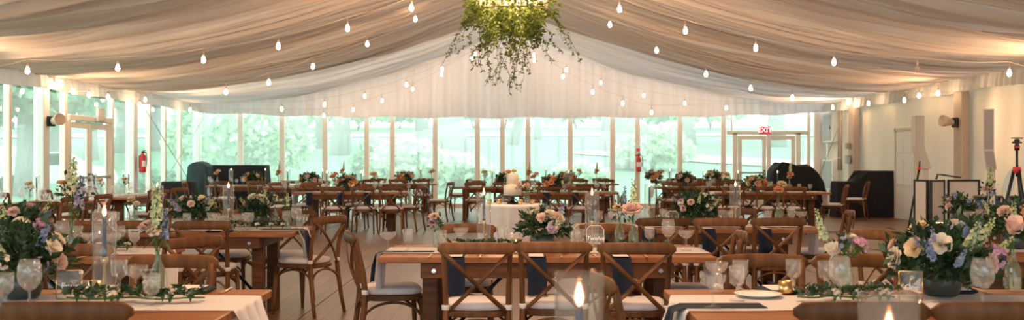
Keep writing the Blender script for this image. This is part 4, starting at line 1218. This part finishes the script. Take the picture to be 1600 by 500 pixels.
# ------------------------------------------------------------------ cake table
def draped(name, ring, h, m, folds=24, amp=.03, top_fn=None, seed=1, flare=.05):
    """cloth thrown over a block: ring = list of (x,y) footprint points"""
    r2 = random.Random(seed); n = len(ring)
    ph = [r2.uniform(0,6.28) for _ in range(4)]
    mb = MB(); vs = []
    levels = [(0,.0),(.04,.02),(.2,.3),(.4,.6),(.6,.8),(.8,.95),(1.0,1.0)]
    def zt(x, y): return h if top_fn is None else top_fn(x, y)
    cxm = sum(p[0] for p in ring)/n; cym = sum(p[1] for p in ring)/n
    lay = []
    for fr in (.0001,.5,.85,.97):
        lay.append([(cxm+(x-cxm)*fr, cym+(y-cym)*fr, zt(cxm+(x-cxm)*fr, cym+(y-cym)*fr)+.004*math.sin(7*x+5*y)) for x,y in ring])
    for u, k in levels:
        row = []
        for i, (x, y) in enumerate(ring):
            a = 2*PI*i/n
            d = Vector((x-cxm, y-cym)); L = d.length; d = d/L if L > 1e-6 else d
            off = flare*k + amp*k*(math.sin(folds*a+ph[0]) + .5*math.sin(folds*.62*a+ph[1]+2*u))
            z0 = zt(x, y)
            row.append((x+d.x*off, y+d.y*off, max(.004, z0-.012-(z0-.012)*u)))
        lay.append(row)
    for row in lay: vs += row
    fs = []
    for r in range(len(lay)-1):
        for i in range(n):
            j = (i+1) % n; fs.append((r*n+i, r*n+j, (r+1)*n+j, (r+1)*n+i))
    mb.add(vs, fs, 0, True); return mb.build(name, m)
def rect_ring(w, d, n=96):
    L = []
    for i in range(n):
        a = 2*PI*i/n; c, s = math.cos(a), math.sin(a); e = .28
        L.append((math.copysign(abs(c)**e, c)*w/2, math.copysign(abs(s)**e, s)*d/2))
    return L
def circ_ring(r, n=120): return [(r*math.cos(2*PI*i/n), r*math.sin(2*PI*i/n)) for i in range(n)]
CT = (X(802,14.4), 14.4)
o = draped('cake_table', circ_ring(.46), .765, M['tablecloth'], 22, .018, seed=4, flare=.04); o.location = (*CT, 0)
tag(o, 'round cake table under floor length white cloth', 'table')
st = lathe_mesh('cake_stand', [(0,0),(.085,0),(.08,.012),(.03,.03),(.022,.07),(.03,.09),(.17,.098),(.17,.112),(0,.112)], 'blackplastic', 24)
o = part('cake_stand', st); o.location = (CT[0]-.01, CT[1]-.05, .772); tag(o, 'black pedestal cake stand under the wedding cake', 'cake stand')
ck = empty('wedding_cake', (CT[0]-.01, CT[1]-.05, .8848))
for r, z0, h in ((.125,0,.15),(.085,.15,.16)):
    mb = MB(); mb.lathe([(0,z0),(r-.004,z0),(r,z0+.006),(r,z0+h-.012),(r-.012,z0+h),(0,z0+h)], 30); mb.build('tier', M['cake'], ck)
for i, (dx,dy,z,kd,c,s) in enumerate(((.09,-.09,.17,'rose','blush',.9),(.12,-.06,.12,'rose','ivory',1.0),(.06,-.1,.10,'blossom_cluster','lilac',.9),(-.06,-.03,.33,'rose','peach',1.0),(.02,-.03,.34,'rose','cream',1.0),(-.11,-.07,.16,'blossom_cluster','blueflower',.8))):
    part(kd, flower_mesh(kd,c), ck, Matrix.Translation((dx,dy,z)) @ rot_to((dx*.5,-.2,.5)) @ Matrix.Scale(s,4))
tag(ck, 'two tier cream wedding cake with roses on black stand', 'cake')
for dx, dy in ((-.20,-.22),(.10,-.30),(.26,-.2),(-.33,-.1)): votive((CT[0]+dx, CT[1]+dy, .774), 'cake table')
bv(823, 14.22, [('rose','blush',1.0,(.0,-.03,.27)),('rose','ivory',1.0,(.03,-.03,.22))], 81, 'dark leafy bud vase right of the wedding cake', 1.0, 'leaf', 60, .08)
KX = bpy.data.objects
# ------------------------------------------------------------------ black covered furniture
o = draped('draped_bar', rect_ring(1.85,.75), 1.24, M['black'], 26, .02, seed=5); o.location = (X(366,28.2), 28.2, 0)
tag(o, 'long bar covered in black cloth before the corner windows', 'bar')
o = draped('draped_cabinet', rect_ring(.55,.6,72), 1.34, M['teal'], 10, .03, lambda x,y: 1.34-.14*(x*x/.07), 6); o.location = (X(313,27.2), 27.2, 0)
tag(o, 'rounded cabinet under dark teal cloth beside black bar', 'cabinet')
o = draped('draped_box', rect_ring(.75,.6,72), .84, M['black'], 14, .02, seed=7); o.location = (X(281,26.2)+.12, 25.75, 0)
tag(o, 'low box under black cloth near glass wall corner', 'box')
def tp(x, y): return 1.28 - .05*math.cos(x*7) - max(0,x-.22)*1.15 - max(0,-x-.45)*.9
o = draped('draped_table', rect_ring(1.35,.8), 1.25, M['black'], 20, .03, tp, 8, .08); o.location = (X(1243,26.6), 26.6, 0)
tag(o, 'peaked table covered in black cloth before exit doors', 'table')
def pt(x, y): return 1.12 if x > -.2 else .86
o = draped('draped_piano', rect_ring(1.5,.75,140), 1.12, M['black'], 22, .012, pt, 9, .02); o.location = (X(1343,24.9)+.12, 24.9, 0)
tag(o, 'stepped upright piano under black cloth by canvas wall', 'piano')
# ------------------------------------------------------------------ things on the walls
def extinguisher(loc, rz, label):
    t = empty('fire_extinguisher', loc, rz)
    mb = MB(); mb.lathe([(0,0),(.07,.0),(.078,.01),(.08,.03),(.08,.36),(.072,.40),(.045,.435),(.025,.45),(.025,.47),(0,.47)], 18); mb.build('cylinder', M['red'], t)
    mb = MB(); mb.box((0,-.01,.49),(.05,.05,.04),bev=.006); mb.tube([(0,0,.515),(.02,-.12,.53)],.010,6); mb.tube([(0,0,.50),(.02,-.12,.48)],.009,6); mb.build('valve', M['blackplastic'], t)
    mb = MB(); mb.tube([(.03,0,.49),(.10,-.01,.46),(.115,-.01,.3),(.10,-.01,.14)], .011, 7); mb.build('hose', M['blackplastic'], t)
    mb = MB(); mb.grid(lambda u,v: (.0808*math.sin((u-.5)*1.7), -.0808*math.cos((u-.5)*1.7), .14+.14*v), 8, 1); mb.build('instruction_label', M['white'], t)
    mb = MB(); mb.box((0,.095,.25),(.06,.03,.3)); mb.build('bracket', M['greymetal'], t)
    return tag(t, label, 'fire extinguisher')
extinguisher((-W+.24, LY(206)+.05, 1.08), R_(60), 'red fire extinguisher on the glass side wall post')
extinguisher((X(997,29.5)+.02, 29.55, 1.04), 0, 'red fire extinguisher on far wall post left of exit doors')
t = empty('wall_sign', (X(996.5,29.6), 29.6, 1.62))
mb = MB(); mb.box((0,0,0),(.16,.02,.32),bev=.003); mb.build('sign_panel', M['white'], t)
mb = MB(); mb.box((.01,-.013,.05),(.09,.004,.08)); mb.box((.0,-.013,-.11),(.13,.004,.05)); mb.build('sign_emblem', M['signred'], t)
tag(t, 'white and red sign above far wall fire extinguisher', 'sign')
t = empty('exit_sign', (X(1195,29.58), 29.58, 2.24))
mb = MB(); mb.box((0,.02,0),(.36,.06,.235),bev=.008); mb.build('sign_box', M['white'], t)
mb = MB(); mb.box((0,-.0125,0),(.34,.004,.215)); mb.build('sign_face', M['redsign'], t)
part('lettering', text_mesh('EXIT', .20, M['exitletter'], .001, 0), t, Matrix.Translation((0,-.018,0)) @ Matrix.Rotation(R_(90),4,'X'))
tag(t, 'red EXIT sign above the far double doors', 'sign')
t = empty('emergency_sign', (-W+.14, LY(147), 2.36), R_(90))
mb = MB(); mb.box((0,0,0),(.34,.07,.30),bev=.01); mb.build('sign_box', M['offwhite'], t)
mb = MB(); mb.box((0,-.037,0),(.27,.004,.22)); mb.build('sign_face', M['white'], t)
tag(t, 'blank white box sign above side double doors', 'sign')
def flood(loc, rz, label, s):
    t = empty('floodlight', loc, rz)
    mb = MB(); mb.box((0,0,0),(.16,.05,.2),bev=.01); mb.build('mount', M['blackplastic'], t)
    mb = MB(); Mx = Matrix.Translation((0,-.05,.0)) @ Matrix.Rotation(R_(82),4,'X')
    mb.lathe([(0,.0),(.05,.0),(.07,.04),(.085,.12),(.11,.20),(.118,.26),(.115,.262),(.10,.25),(.03,.24),(0,.24)], 18, 0, Mx); mb.build('lamp_head', M['socket'], t)
    return tag(t, label, 'floodlight')
flood((-W+.16, LY(69)-.05, 2.13), R_(55), 'cream floodlight on glass wall post left of side doors', -1)
flood((W-.23, 20.5, 2.13), R_(-75), 'cream floodlight on brown column of canvas wall', 1)
t = empty('electrical_box', (W-.10, 29.0, 1.88), R_(-90))
mb = MB(); mb.box((0,0,.41),(.95,.14,.84),bev=.012); mb.build('panel_box', M['white'], t)
mb = MB(); mb.box((-.03,-.075,.41),(.72,.02,.72),bev=.006); mb.build('panel_door', M['greymetal'], t)
mb = MB(); mb.box((.28,-.092,.41),(.03,.02,.09),bev=.004); mb.build('latch', M['blackplastic'], t)
tag(t, 'grey electrical panel high on canvas wall', 'panel')
t = empty('electrical_cabinet', (W-.12, 28.9, .55), R_(-90))
mb = MB(); mb.box((0,0,.42),(1.0,.16,.84),bev=.012); mb.build('panel_box', M['white'], t)
mb = MB(); mb.box((-.03,-.085,.42),(.78,.02,.74),bev=.006); mb.build('panel_door', M['greymetal'], t)
tag(t, 'grey electrical cabinet low on canvas wall', 'cabinet')
mb = MB()
for dy in (0,.22): mb.tube([(0,dy,1.1),(0,dy,2.74)],.03,8)
mb.box((0,.11,2.0),(.04,.34,.05)); mb.box((0,.11,1.45),(.04,.34,.05))
o = mb.build('conduit', M['rcol']); o.location = (W-.13, 27.9, 0); tag(o, 'pair of brown conduit pipes beside grey electrical panel', 'pipe')
def cable(pts, label, r=.009, m='greymetal', nm='tension_cable'):
    mb = MB(); mb.tube(pts, r, 6); o = mb.build(nm, M[m]); return tag(o, label, 'cable')
cable([(W-.24, 27.2, 2.72),(W-.26, 29.5, .9)], 'tension cable slanting down canvas wall from column top')
cable([(W-.30, 29.5, 1.9),(W-.28, 27.6, .5)], 'thin tension cable crossing low by electrical cabinet')
cable([(-W+.22, LY(208), 2.72),(-W+.22, 29.5, .1)], 'tension cable slanting down inside glass side wall')
cable([(-W+.28, LY(208), .1),(-W+.28, 29.5, 2.7)], 'second tension cable rising to glass wall corner')
# outlets on the column
t = empty('outlet_box', (W-.25, 27.0, 1.4), R_(-90))
mb = MB(); mb.box((0,0,.0),(.18,.1,.22),bev=.01); mb.build('box', M['greymetal'], t); mb = MB(); mb.box((.0,-.0,.35),(.14,.1,.16),bev=.01); mb.build('upper_box', M['rcol'], t)
tag(t, 'two small boxes on brown column behind piano', 'outlet box')

# ------------------------------------------------------------------ DJ corner
def column_speaker(px, Y, z0, z1, zk, lean, label, facing, base_z, two_tone):
    t = empty('line_array_speaker', (X(px,Y), Y, 0), facing)
    mb = MB(); mb.box((0,0,.02),(.44,.44,.04),bev=.01); mb.build('base_plate', M['blackplastic'], t)
    mb = MB(); mb.box((0,0,(z0+.04)/2),(.115,.10,z0-.04),bev=.01); mb.build('pole', M['offwhite'], t)
    w = .165
    mb = MB()
    P0, P1, P2 = Vector((-lean,0,z1)), Vector((-lean,0,zk)), Vector((0,0,z0))
    for a, b in ((P0,P1),(P1,P2)):
        vs = [(p.x+sx*w/2, p.y+sy*.10, p.z) for p in (b,a) for sx,sy in ((-1,-1),(1,-1),(1,1),(-1,1))]
        mb.add(vs, [(3,2,1,0),(4,5,6,7),(0,1,5,4),(1,2,6,5),(2,3,7,6),(3,0,4,7)])
    mb.build('cabinet', M['offwhite'], t)
    mb = MB()
    for a, b in ((P0,P1),(P1,P2)):
        mb.add([(b.x-w*.40,-.106,b.z+.015),(b.x+w*.40,-.106,b.z+.015),(a.x+w*.40,-.106,a.z-.015),(a.x-w*.40,-.106,a.z-.015)], [(0,1,2,3)])
        mb.add([(b.x-w*.40,-.10,b.z+.015),(b.x+w*.40,-.10,b.z+.015),(a.x+w*.40,-.10,a.z-.015),(a.x-w*.40,-.10,a.z-.015)], [(3,2,1,0)])
    mb.build('grille', M['grille'] if two_tone else M['offwhite'], t)
    return tag(t, label, 'speaker')
column_speaker(1445, 19.0, 1.22, 2.20, 1.62, .13, 'white bent column speaker standing behind left folding panel', 0, 0, False)
column_speaker(1549, 16.9, 1.22, 2.22, 1.54, .04, 'grey grilled bent column speaker right of folding panels', R_(-25), 0, True)
def scrim(x, y, w, h, a, label):
    t = empty('facade_panel', (x,y,0), a)
    mb = MB(); b = .034
    mb.box((0,0,h-b/2),(w,.04,b)); mb.box((0,0,b/2),(w,.04,b)); mb.box((-w/2+b/2,0,h/2),(b,.041,h)); mb.box((w/2-b/2,0,h/2),(b,.041,h))
    mb.build('frame', M['blackplastic'], t)
    mb = MB(); mb.box((0,0,h/2),(w-2*b,.012,h-2*b)); mb.build('scrim', M['scrim'], t)
    return tag(t, label, 'panel', 'white folding facade panels')
YP = 18.0
xp = [X(1427,YP+.45), X(1452,YP), X(1477,YP+.35), X(1532,YP+.35)]
yp = [YP+.45, YP, YP+.35, YP+.30]
names = ['narrow white black framed folding panel, leftmost of three','narrow white black framed folding panel, middle of three','widest white black framed folding panel, rightmost of three']
for i in range(3):
    a = Vector((xp[i],yp[i])); b = Vector((xp[i+1],yp[i+1])); c = (a+b)/2; d = b-a
    scrim(c.x, c.y, d.length-.07, 1.03, math.atan2(d.y,d.x), names[i])
def tripod(px, Y, zt, spread, zl, label, nm, red=True, ball=False, rz=0.0, category='tripod'):
    t = empty(nm, (X(px,Y), Y, 0), rz)
    for k in range(3):
        a = 2*PI*k/3+.5
        mb = MB(); mb.tube([(0.03*math.cos(a),.03*math.sin(a),zl),(math.cos(a)*spread*.5,math.sin(a)*spread*.5,zl*.5)], .019, 8); mb.tube([(math.cos(a)*spread*.48,math.sin(a)*spread*.48,zl*.52),(math.cos(a)*spread,math.sin(a)*spread,.01)], .013, 8)
        mb.build('leg', M['blackplastic'], t)
    mb = MB(); mb.tube([(0,0,zl-.08),(0,0,zt-.14 if ball else zt)], .015, 8); mb.build('centre_column', M['blackplastic'], t)
    mb = MB(); mb.lathe([(0,zl-.04),(.045,zl-.04),(.05,zl),(.045,zl+.03),(0,zl+.03)], 12); mb.build('collar', M['signred'], t)
    if ball:
        mb = MB(); mb.lathe([(0,zt-.15),(.028,zt-.15),(.032,zt-.1),(.02,zt-.08),(.034,zt-.05),(.03,zt-.025),(.018,zt-.02),(0,zt-.02)], 12); mb.build('ball_head', M['blackplastic'], t)
        mb = MB(); mb.box((0,0,zt-.01),(.13,.05,.012),bev=.003); mb.tube([(-.06,0,zt-.06),(.06,0,zt-.06)],.012,8); mb.build('plate', M['blackplastic'], t)
        mb = MB(); mb.lathe([(.029,zt-.125),(.034,zt-.12),(.034,zt-.108),(.029,zt-.105)], 12); mb.build('accent_ring', M['signred'], t)
    return tag(t, label, category)
tripod(1589, 11.7, 1.64, .34, 1.27, 'tall black camera tripod with red accents at right edge', 'camera_tripod', True, True, .25)
t = empty('microphone_stand', (X(1413,19.0), 18.6, 0))
mb = MB(); mb.tube([(-.12,-.05,.0),(.0,0,.6),(.13,.03,1.22)], .018, 8); mb.build('pole', M['blackplastic'], t)
for k in range(3):
    a = 2*PI*k/3; mb = MB(); mb.tube([(-.115,-.05,.05),(-.12+math.cos(a)*.25,-.05+math.sin(a)*.25,.012)], .011, 6); mb.build('leg', M['blackplastic'], t)
mb = MB(); mb.lathe([(0,-.03),(.028,-.03),(.03,0),(.028,.03),(0,.03)],10,0,Matrix.Translation((.13,.03,1.23))); mb.build('clamp', M['signred'], t)
mb = MB(); mb.tube([(.13,.03,1.26),(.14,.03,1.36)], .012, 6); mb.build('clip', M['blackplastic'], t)
tag(t, 'leaning black stand with red clamp at left of folding panels', 'stand')
tb = empty('folding_table', (8.40, 19.5, 0))
mb = MB(); mb.box((0,0,.745),(.9,.6,.04),bev=.008); mb.build('tabletop', M['white'], tb)
for sx in (-.38,.38):
    for sy in (-.22,.22):
        mb = MB(); mb.tube([(sx,sy,0),(sx,sy,.73)], .016, 8); mb.build('leg', M['greymetal'], tb)
tag(tb, 'white folding table behind the white panels', 'table')
t = empty('laptop_stand', (X(1476,19.4), 19.5, .767))
mb = MB(); mb.tube([(-.16,0,.0),(-.14,0,.2),(-.09,0,.33)], .018, 8); mb.box((-.14,0,.006),(.26,.22,.012)); mb.build('arm', M['blackplastic'], t)
mb = MB(); mb.box((.07,0,.325),(.38,.26,.022),0,Matrix.Rotation(R_(9),4,'Y'),.004); mb.build('tray', M['blackplastic'], t)
tag(t, 'black angled laptop stand above middle folding panel', 'stand')
t = empty('storage_bin', (X(1560,17.5), 17.5, 0))
mb = MB(); mb.box((0,0,.36),(.62,.45,.72),bev=.03); mb.build('bin', M['blue'], t); mb = MB(); mb.box((0,0,.745),(.68,.5,.05),bev=.015); mb.build('lid', M['brace'], t)
tag(t, 'blue storage bin behind grey grilled speaker', 'bin')
t = empty('standing_mirror', (X(1577,15.6), 15.6, 0), R_(-12))
mb = MB(); mb.tube([(-.16,.06,0),(-.10,.02,.8)],.014,6); mb.tube([(.16,.06,0),(.10,.02,.8)],.014,6); mb.tube([(0,.25,0),(0,.03,1.0)],.012,6); mb.build('easel', M['rcol'], t)
mb = MB(); Mx = Matrix.Translation((0,0,1.02)) @ Matrix.Rotation(R_(14),4,'Y') @ Matrix.Diagonal((.08,1,.24,1)) 
vs = [(math.cos(2*PI*i/28),-.012,math.sin(2*PI*i/28)) for i in range(28)]+[(math.cos(2*PI*i/28),.012,math.sin(2*PI*i/28)) for i in range(28)]
mb.add(vs, [tuple(range(27,-1,-1)), tuple(range(28,56))]+[(i,(i+1)%28,28+(i+1)%28,28+i) for i in range(28)], 0, False, Mx); mb.build('oval_panel', mat('pale_mirror',(.62,.70,.58),.15), t)
tag(t, 'tilted pale green oval panel left of camera tripod', 'panel')

# ------------------------------------------------------------------ string lights
def bulb_maker(lit):
    def mk():
        t = empty('light_bulb')
        mb = MB(); mb.tube([(0,0,.075),(0,0,.148)], .004, 5); mb.lathe([(0,.080),(.012,.080),(.016,.07),(.017,.04),(.014,.033),(0,.033)], 10); mb.build('socket', M['socket'], t)
        mb = MB(); mb.lathe([(.013,.034),(.018,.02),(.030,-.012),(.033,-.035),(.027,-.058),(.012,-.072),(0,-.075)], 12); mb.build('bulb_glass', M['bulb' if lit else 'deadbulb'], t)
        return t
    return mk
BU = {True: Proto(bulb_maker(True)), False: Proto(bulb_maker(False))}
def string(pts, Y, ends, where, label, unlit=()):
    pos = []
    for px, py in pts:
        x, z = X(px,Y), ZZ(py,Y); pos.append((x,Y,z))
        o = BU[px not in unlit]((x,Y,z), 0)
        if px in unlit: tag(o, 'single unlit clear bulb hanging near canvas wall', 'light bulb')
        else: reg(o, 'lit teardrop bulb', where, 'light bulb', 'bulbs of the string lights')
    P = [(p[0],Y,p[2]+.155) for p in pos]
    if ends[0]: P = [ends[0]]+P
    if ends[1]: P = P+[ends[1]]
    Q = []
    for a, b in zip(P, P[1:]):
        for i in range(6):
            u = i/6; Q.append((a[0]+(b[0]-a[0])*u, a[1]+(b[1]-a[1])*u, a[2]+(b[2]-a[2])*u-.035*math.sin(PI*u)))
    Q.append(P[-1])
    mb = MB(); mb.tube(Q, .0042, 5); tag(mb.build('light_string', M['cable']), label, 'string light cable')
string([(43,108),(184,104),(318,91),(435,70),(543,42),(643,10)], 16.0, ((-8.8,16,2.72),(-.9,16,4.35)), 'on closest string left of the greenery', 'closest string light cable rising from glass wall to ridge')
string([(968,12),(1071,46),(1181,73),(1303,95),(1433,105),(1577,112)], 16.0, ((.9,16,4.35),(8.8,16,2.72)), 'on closest string right of the greenery', 'closest string light cable falling from ridge to canvas wall', (1433,))
string([(353,142),(420,127),(489,102),(574,67),(649,28)], 19.8, ((-8.8,19.8,2.7),(-.7,19.8,4.4)), 'on second string left of the greenery', 'second string light cable rising from glass wall to ridge')
string([(953,37),(1026,77),(1103,114),(1173,136),(1238,151)], 19.8, ((.7,19.8,4.4),(8.8,19.8,2.7)), 'on second string right of the greenery', 'second string light cable falling from ridge to canvas wall')
string([(440,169),(507,162),(570,149),(635,131),(691,107),(738,89)], 25.2, ((-8.8,25.2,2.9),(-.5,25.2,4.2)), 'on third string left of the greenery', 'third string light cable rising from glass wall to ridge')
string([(834,85),(880,118),(926,142),(973,160),(1018,174)], 25.2, ((.3,25.2,4.2),(8.8,25.2,2.9)), 'on third string right of the greenery', 'third string light cable falling from ridge to canvas wall')
string([(506,179),(552,170),(597,156),(645,138),(690,115),(742,83)], 28.6, ((-8.8,28.6,2.85),(-.5,28.6,4.6)), 'on last string left of the greenery', 'last string light cable in front of pleated gable, glass side')
string([(835,93),(885,108),(939,128),(1006,148),(1070,160),(1135,167)], 28.6, ((.3,28.6,4.6),(8.8,28.6,2.85)), 'on last string right of the greenery', 'last string light cable in front of pleated gable, canvas side')
def side_string(pts, x, where, label, Y0, Y1):
    P = []
    for px, py in pts:
        Y = F*abs(x)/abs(px-800); z = min(2.82, ZZ(py,Y)); o = BU[True]((x,Y,z), 0)
        reg(o, 'lit teardrop bulb', where, 'light bulb', 'bulbs of the string lights'); P.append((x,Y,z+.155))
    P.sort(key=lambda p: p[1]); P = [(x,Y0,2.72)]+P+[(x,Y1,2.72)]
    mb = MB(); mb.tube(P, .0042, 5); tag(mb.build('light_string', M['cable']), label, 'string light cable')
side_string([(114,141),(139,147),(169,150),(218,162),(227,154),(297,170)], -8.62, 'along top of glass side wall', 'string light cable along top of glass side wall', 18.8, 29.3)
side_string([(1301,159),(1357,160),(1413,155),(1436,148),(1466,144)], 8.62, 'along top of canvas wall', 'string light cable along top of canvas wall', 18.8, 29.3)
def eave_lamp(loc, rz, label):
    t = empty('eave_lamp', loc, rz)
    mb = MB(); mb.box((0,.03,.10),(.10,.05,.12),bev=.01); mb.tube([(0,.02,.09),(0,-.05,.08)],.012,8); mb.build('bracket', M['socket'], t)
    mb = MB(); mb.lathe([(0,-.075),(.04,-.06),(.055,-.02),(.05,.03),(.02,.065),(0,.066)],14,0,Matrix.Translation((0,-.06,.02))); mb.build('globe', M['lamp'], t)
    return tag(t, label, 'lamp')
eave_lamp((-W+.26, LY(68), ZZ(132,LY(68))), R_(90), 'bright warm globe lamp at top of glass wall post')
eave_lamp((W-.3, 26.6, ZZ(161,26.6)), R_(-90), 'bright warm globe lamp at top of brown column')

# ------------------------------------------------------------------ hanging greenery and chandelier
GY = 14.0
hg = empty('hanging_greenery', (0.0, GY, 3.55))
rnd.seed(99)
mb = MB()
for _ in range(4600):
    d = rdir(-.75,.75); k = rnd.uniform(.45,1.0)
    sh = .54 + .10*math.sin(d.x*5)
    p = Vector((d.x*sh*k*1.06, d.y*sh*k, d.z*.62*k-.16))
    r = math.hypot(p.x,p.y)
    if r < .36 and p.z > -.05: continue
    if p.z < -.35 and abs(p.x) > .42: continue
    leafquad(mb, p, rdir(-1,.5)+Vector((d.x,d.y,-.2)), .062*rnd.uniform(.6,1.25), 0, .62)
for _ in range(1100):
    d = rdir(-.1,.1); r = rnd.uniform(.52,.66)
    leafquad(mb, (d.x*r, d.y*r, rnd.uniform(-.2,.36)), rdir(-1,.3)+Vector((d.x,d.y,-.3)), .062*rnd.uniform(.6,1.25), 0, .62)
mb.build('foliage', M['hang'], hg)
for i in range(36):
    a = rnd.uniform(0,2*PI); r0 = rnd.uniform(.15,.5)
    x0_, y0_ = r0*math.cos(a), r0*math.sin(a)
    L = rnd.uniform(.3,.55) + (.42 if abs(x0_) < .28 else .12)*rnd.random()
    mb = MB(); pts = []
    for j in range(9):
        u = j/8; pts.append((x0_*(1+.5*u)+.04*math.sin(j*1.3+i), y0_*(1+.4*u)+.04*math.cos(j*1.1+i), -.35-L*u))
    mb.tube(pts, .003, 4, 0, cap=False)
    for j in range(26):
        u = rnd.random(); kx = min(7,int(u*8)); p = Vector(pts[kx]).lerp(Vector(pts[kx+1]), u*8-kx)
        leafquad(mb, p, rdir(-1,.3), .06*rnd.uniform(.6,1.15), 0, .5)
    mb.build('vine', M['hang'], hg)
for s in (-1,1):   # sideways trails
    for i in range(4):
        mb = MB(); pts = [(s*(.46+.09*j*(.5+.2*i)), -.2+.13*i, -.12-.035*j*j*(.4+.1*i)-.02*j) for j in range(6)]
        mb.tube(pts, .003, 4, 0, cap=False)
        for j in range(34):
            u = rnd.random(); kx = min(4,int(u*5)); p = Vector(pts[kx]).lerp(Vector(pts[kx+1]), u*5-kx)
            leafquad(mb, p, rdir(-1,.4), .058*rnd.uniform(.6,1.15), 0, .5)
        mb.build('vine', M['hang'], hg)
tag(hg, 'crystal drum hung with a large cloud of green foliage and trailing vines', 'hanging greenery')
CZ = Matrix.Translation((0,0,-.13))
mb = MB()
for z in (.0,.55):
    mb = MB(); mb.tube([(.47*math.cos(2*PI*i/32),.47*math.sin(2*PI*i/32),z) for i in range(33)], .012, 6); mb.build('ring', M['brass'], hg).matrix_local = CZ
for i in range(36):
    a = 2*PI*i/36; Mx = Matrix.Translation((.485*math.cos(a),.485*math.sin(a),0)) @ Matrix.Rotation(a,4,'Z')
    mb = MB(); mb.box((0,0,.275),(.012,.055,.53),0,Mx,.004); mb.build('crystal_strip', M['crystaldrum'], hg).matrix_local = CZ
for i in range(6):
    a = 2*PI*i/6; mb = MB(); mb.lathe([(0,0),(.02,.01),(.03,.05),(.02,.09),(0,.1)],12,0,Matrix.Translation((.22*math.cos(a),.22*math.sin(a),.40))); mb.build('bulb', M['lamp'], hg).matrix_local = CZ
mb = MB()
for i in range(3):
    a = 2*PI*i/3; mb.tube([(.47*math.cos(a),.47*math.sin(a),.55),(0,0,1.1)], .006, 5)
mb.tube([(0,0,1.1),(0,0,1.62)], .01, 6); mb.build('suspension', M['brass'], hg).matrix_local = CZ

write_labels()

# ------------------------------------------------------------------ light
def lamp(kind, loc, energy, col, size=.1, rot=None, spot=None, blend=.6):
    l = bpy.data.lights.new('lamp', kind); l.energy = energy; l.color = col
    if kind == 'POINT': l.shadow_soft_size = size
    if kind == 'SPOT': l.spot_size = spot; l.spot_blend = blend; l.shadow_soft_size = size
    o = bpy.data.objects.new('lamp', l); COL.objects.link(o); o.location = loc
    if rot: o.rotation_euler = rot
    return o
warm = (1.0,.66,.40)
# warm spots washing the liner; most are added where no fixture stands
for y, sx, e in ((5.1,-1,340),(10.0,-1,340),(14.9,-1,260),(19.8,-1,220),(24.6,-1,160),(3.0,1,420),(9.0,1,420),(15.0,1,400),(20.5,1,360),(26.9,1,180)):
    o = lamp('SPOT', (sx*(W-.45), y, 2.2), e, warm, .1, None, R_(105), .9)
    o.rotation_euler = (Vector((-sx*1.0, 0, .62))).to_track_quat('-Z','Y').to_euler()
lamp('POINT', (0, GY, 4.2), 420, warm, .12)
lamp('POINT', (0, 5.0, 4.0), 300, warm, .12)  # added lamp out of view, warms the near end
# floodlight of the canvas wall column; the nearer spot is added, out of view
for y in (20.3, 12.5):
    o = lamp('SPOT', (W-.55, y, 2.3), 190, warm, .08, None, R_(150), .8)
    o.rotation_euler = (Vector((-.45, -1.0, -.15))).to_track_quat('-Z','Y').to_euler()

w = bpy.data.worlds.new('overcast'); bpy.context.scene.world = w; w.use_nodes = True
bg = w.node_tree.nodes['Background']; bg.inputs['Color'].default_value = (.88,.97,.99,1); bg.inputs['Strength'].default_value = 4.2

# ------------------------------------------------------------------ camera
cam = bpy.data.cameras.new('camera'); co = bpy.data.objects.new('camera', cam); COL.objects.link(co)
co.location = (0,0,H); co.rotation_euler = (R_(90),0,0)
cam.lens = 36; cam.sensor_width = 36; cam.sensor_fit = 'HORIZONTAL'; cam.clip_end = 400; cam.clip_start = .05
cam.dof.use_dof = True; cam.dof.focus_distance = 8.0; cam.dof.aperture_fstop = 3.4
sc = bpy.context.scene; sc.camera = co
sc.view_settings.view_transform = 'Standard'; sc.view_settings.look = 'None'; sc.view_settings.gamma = 1; sc.view_settings.use_curve_mapping = False
sc.view_settings.exposure = 0.32
sc.cycles.use_denoising = True
sc.cycles.max_bounces = 8; sc.cycles.diffuse_bounces = 4; sc.cycles.glossy_bounces = 4; sc.cycles.transparent_max_bounces = 24; sc.cycles.transmission_bounces = 6
sc.cycles.sample_clamp_indirect = 6
sc.cycles.caustics_reflective = False; sc.cycles.caustics_refractive = False
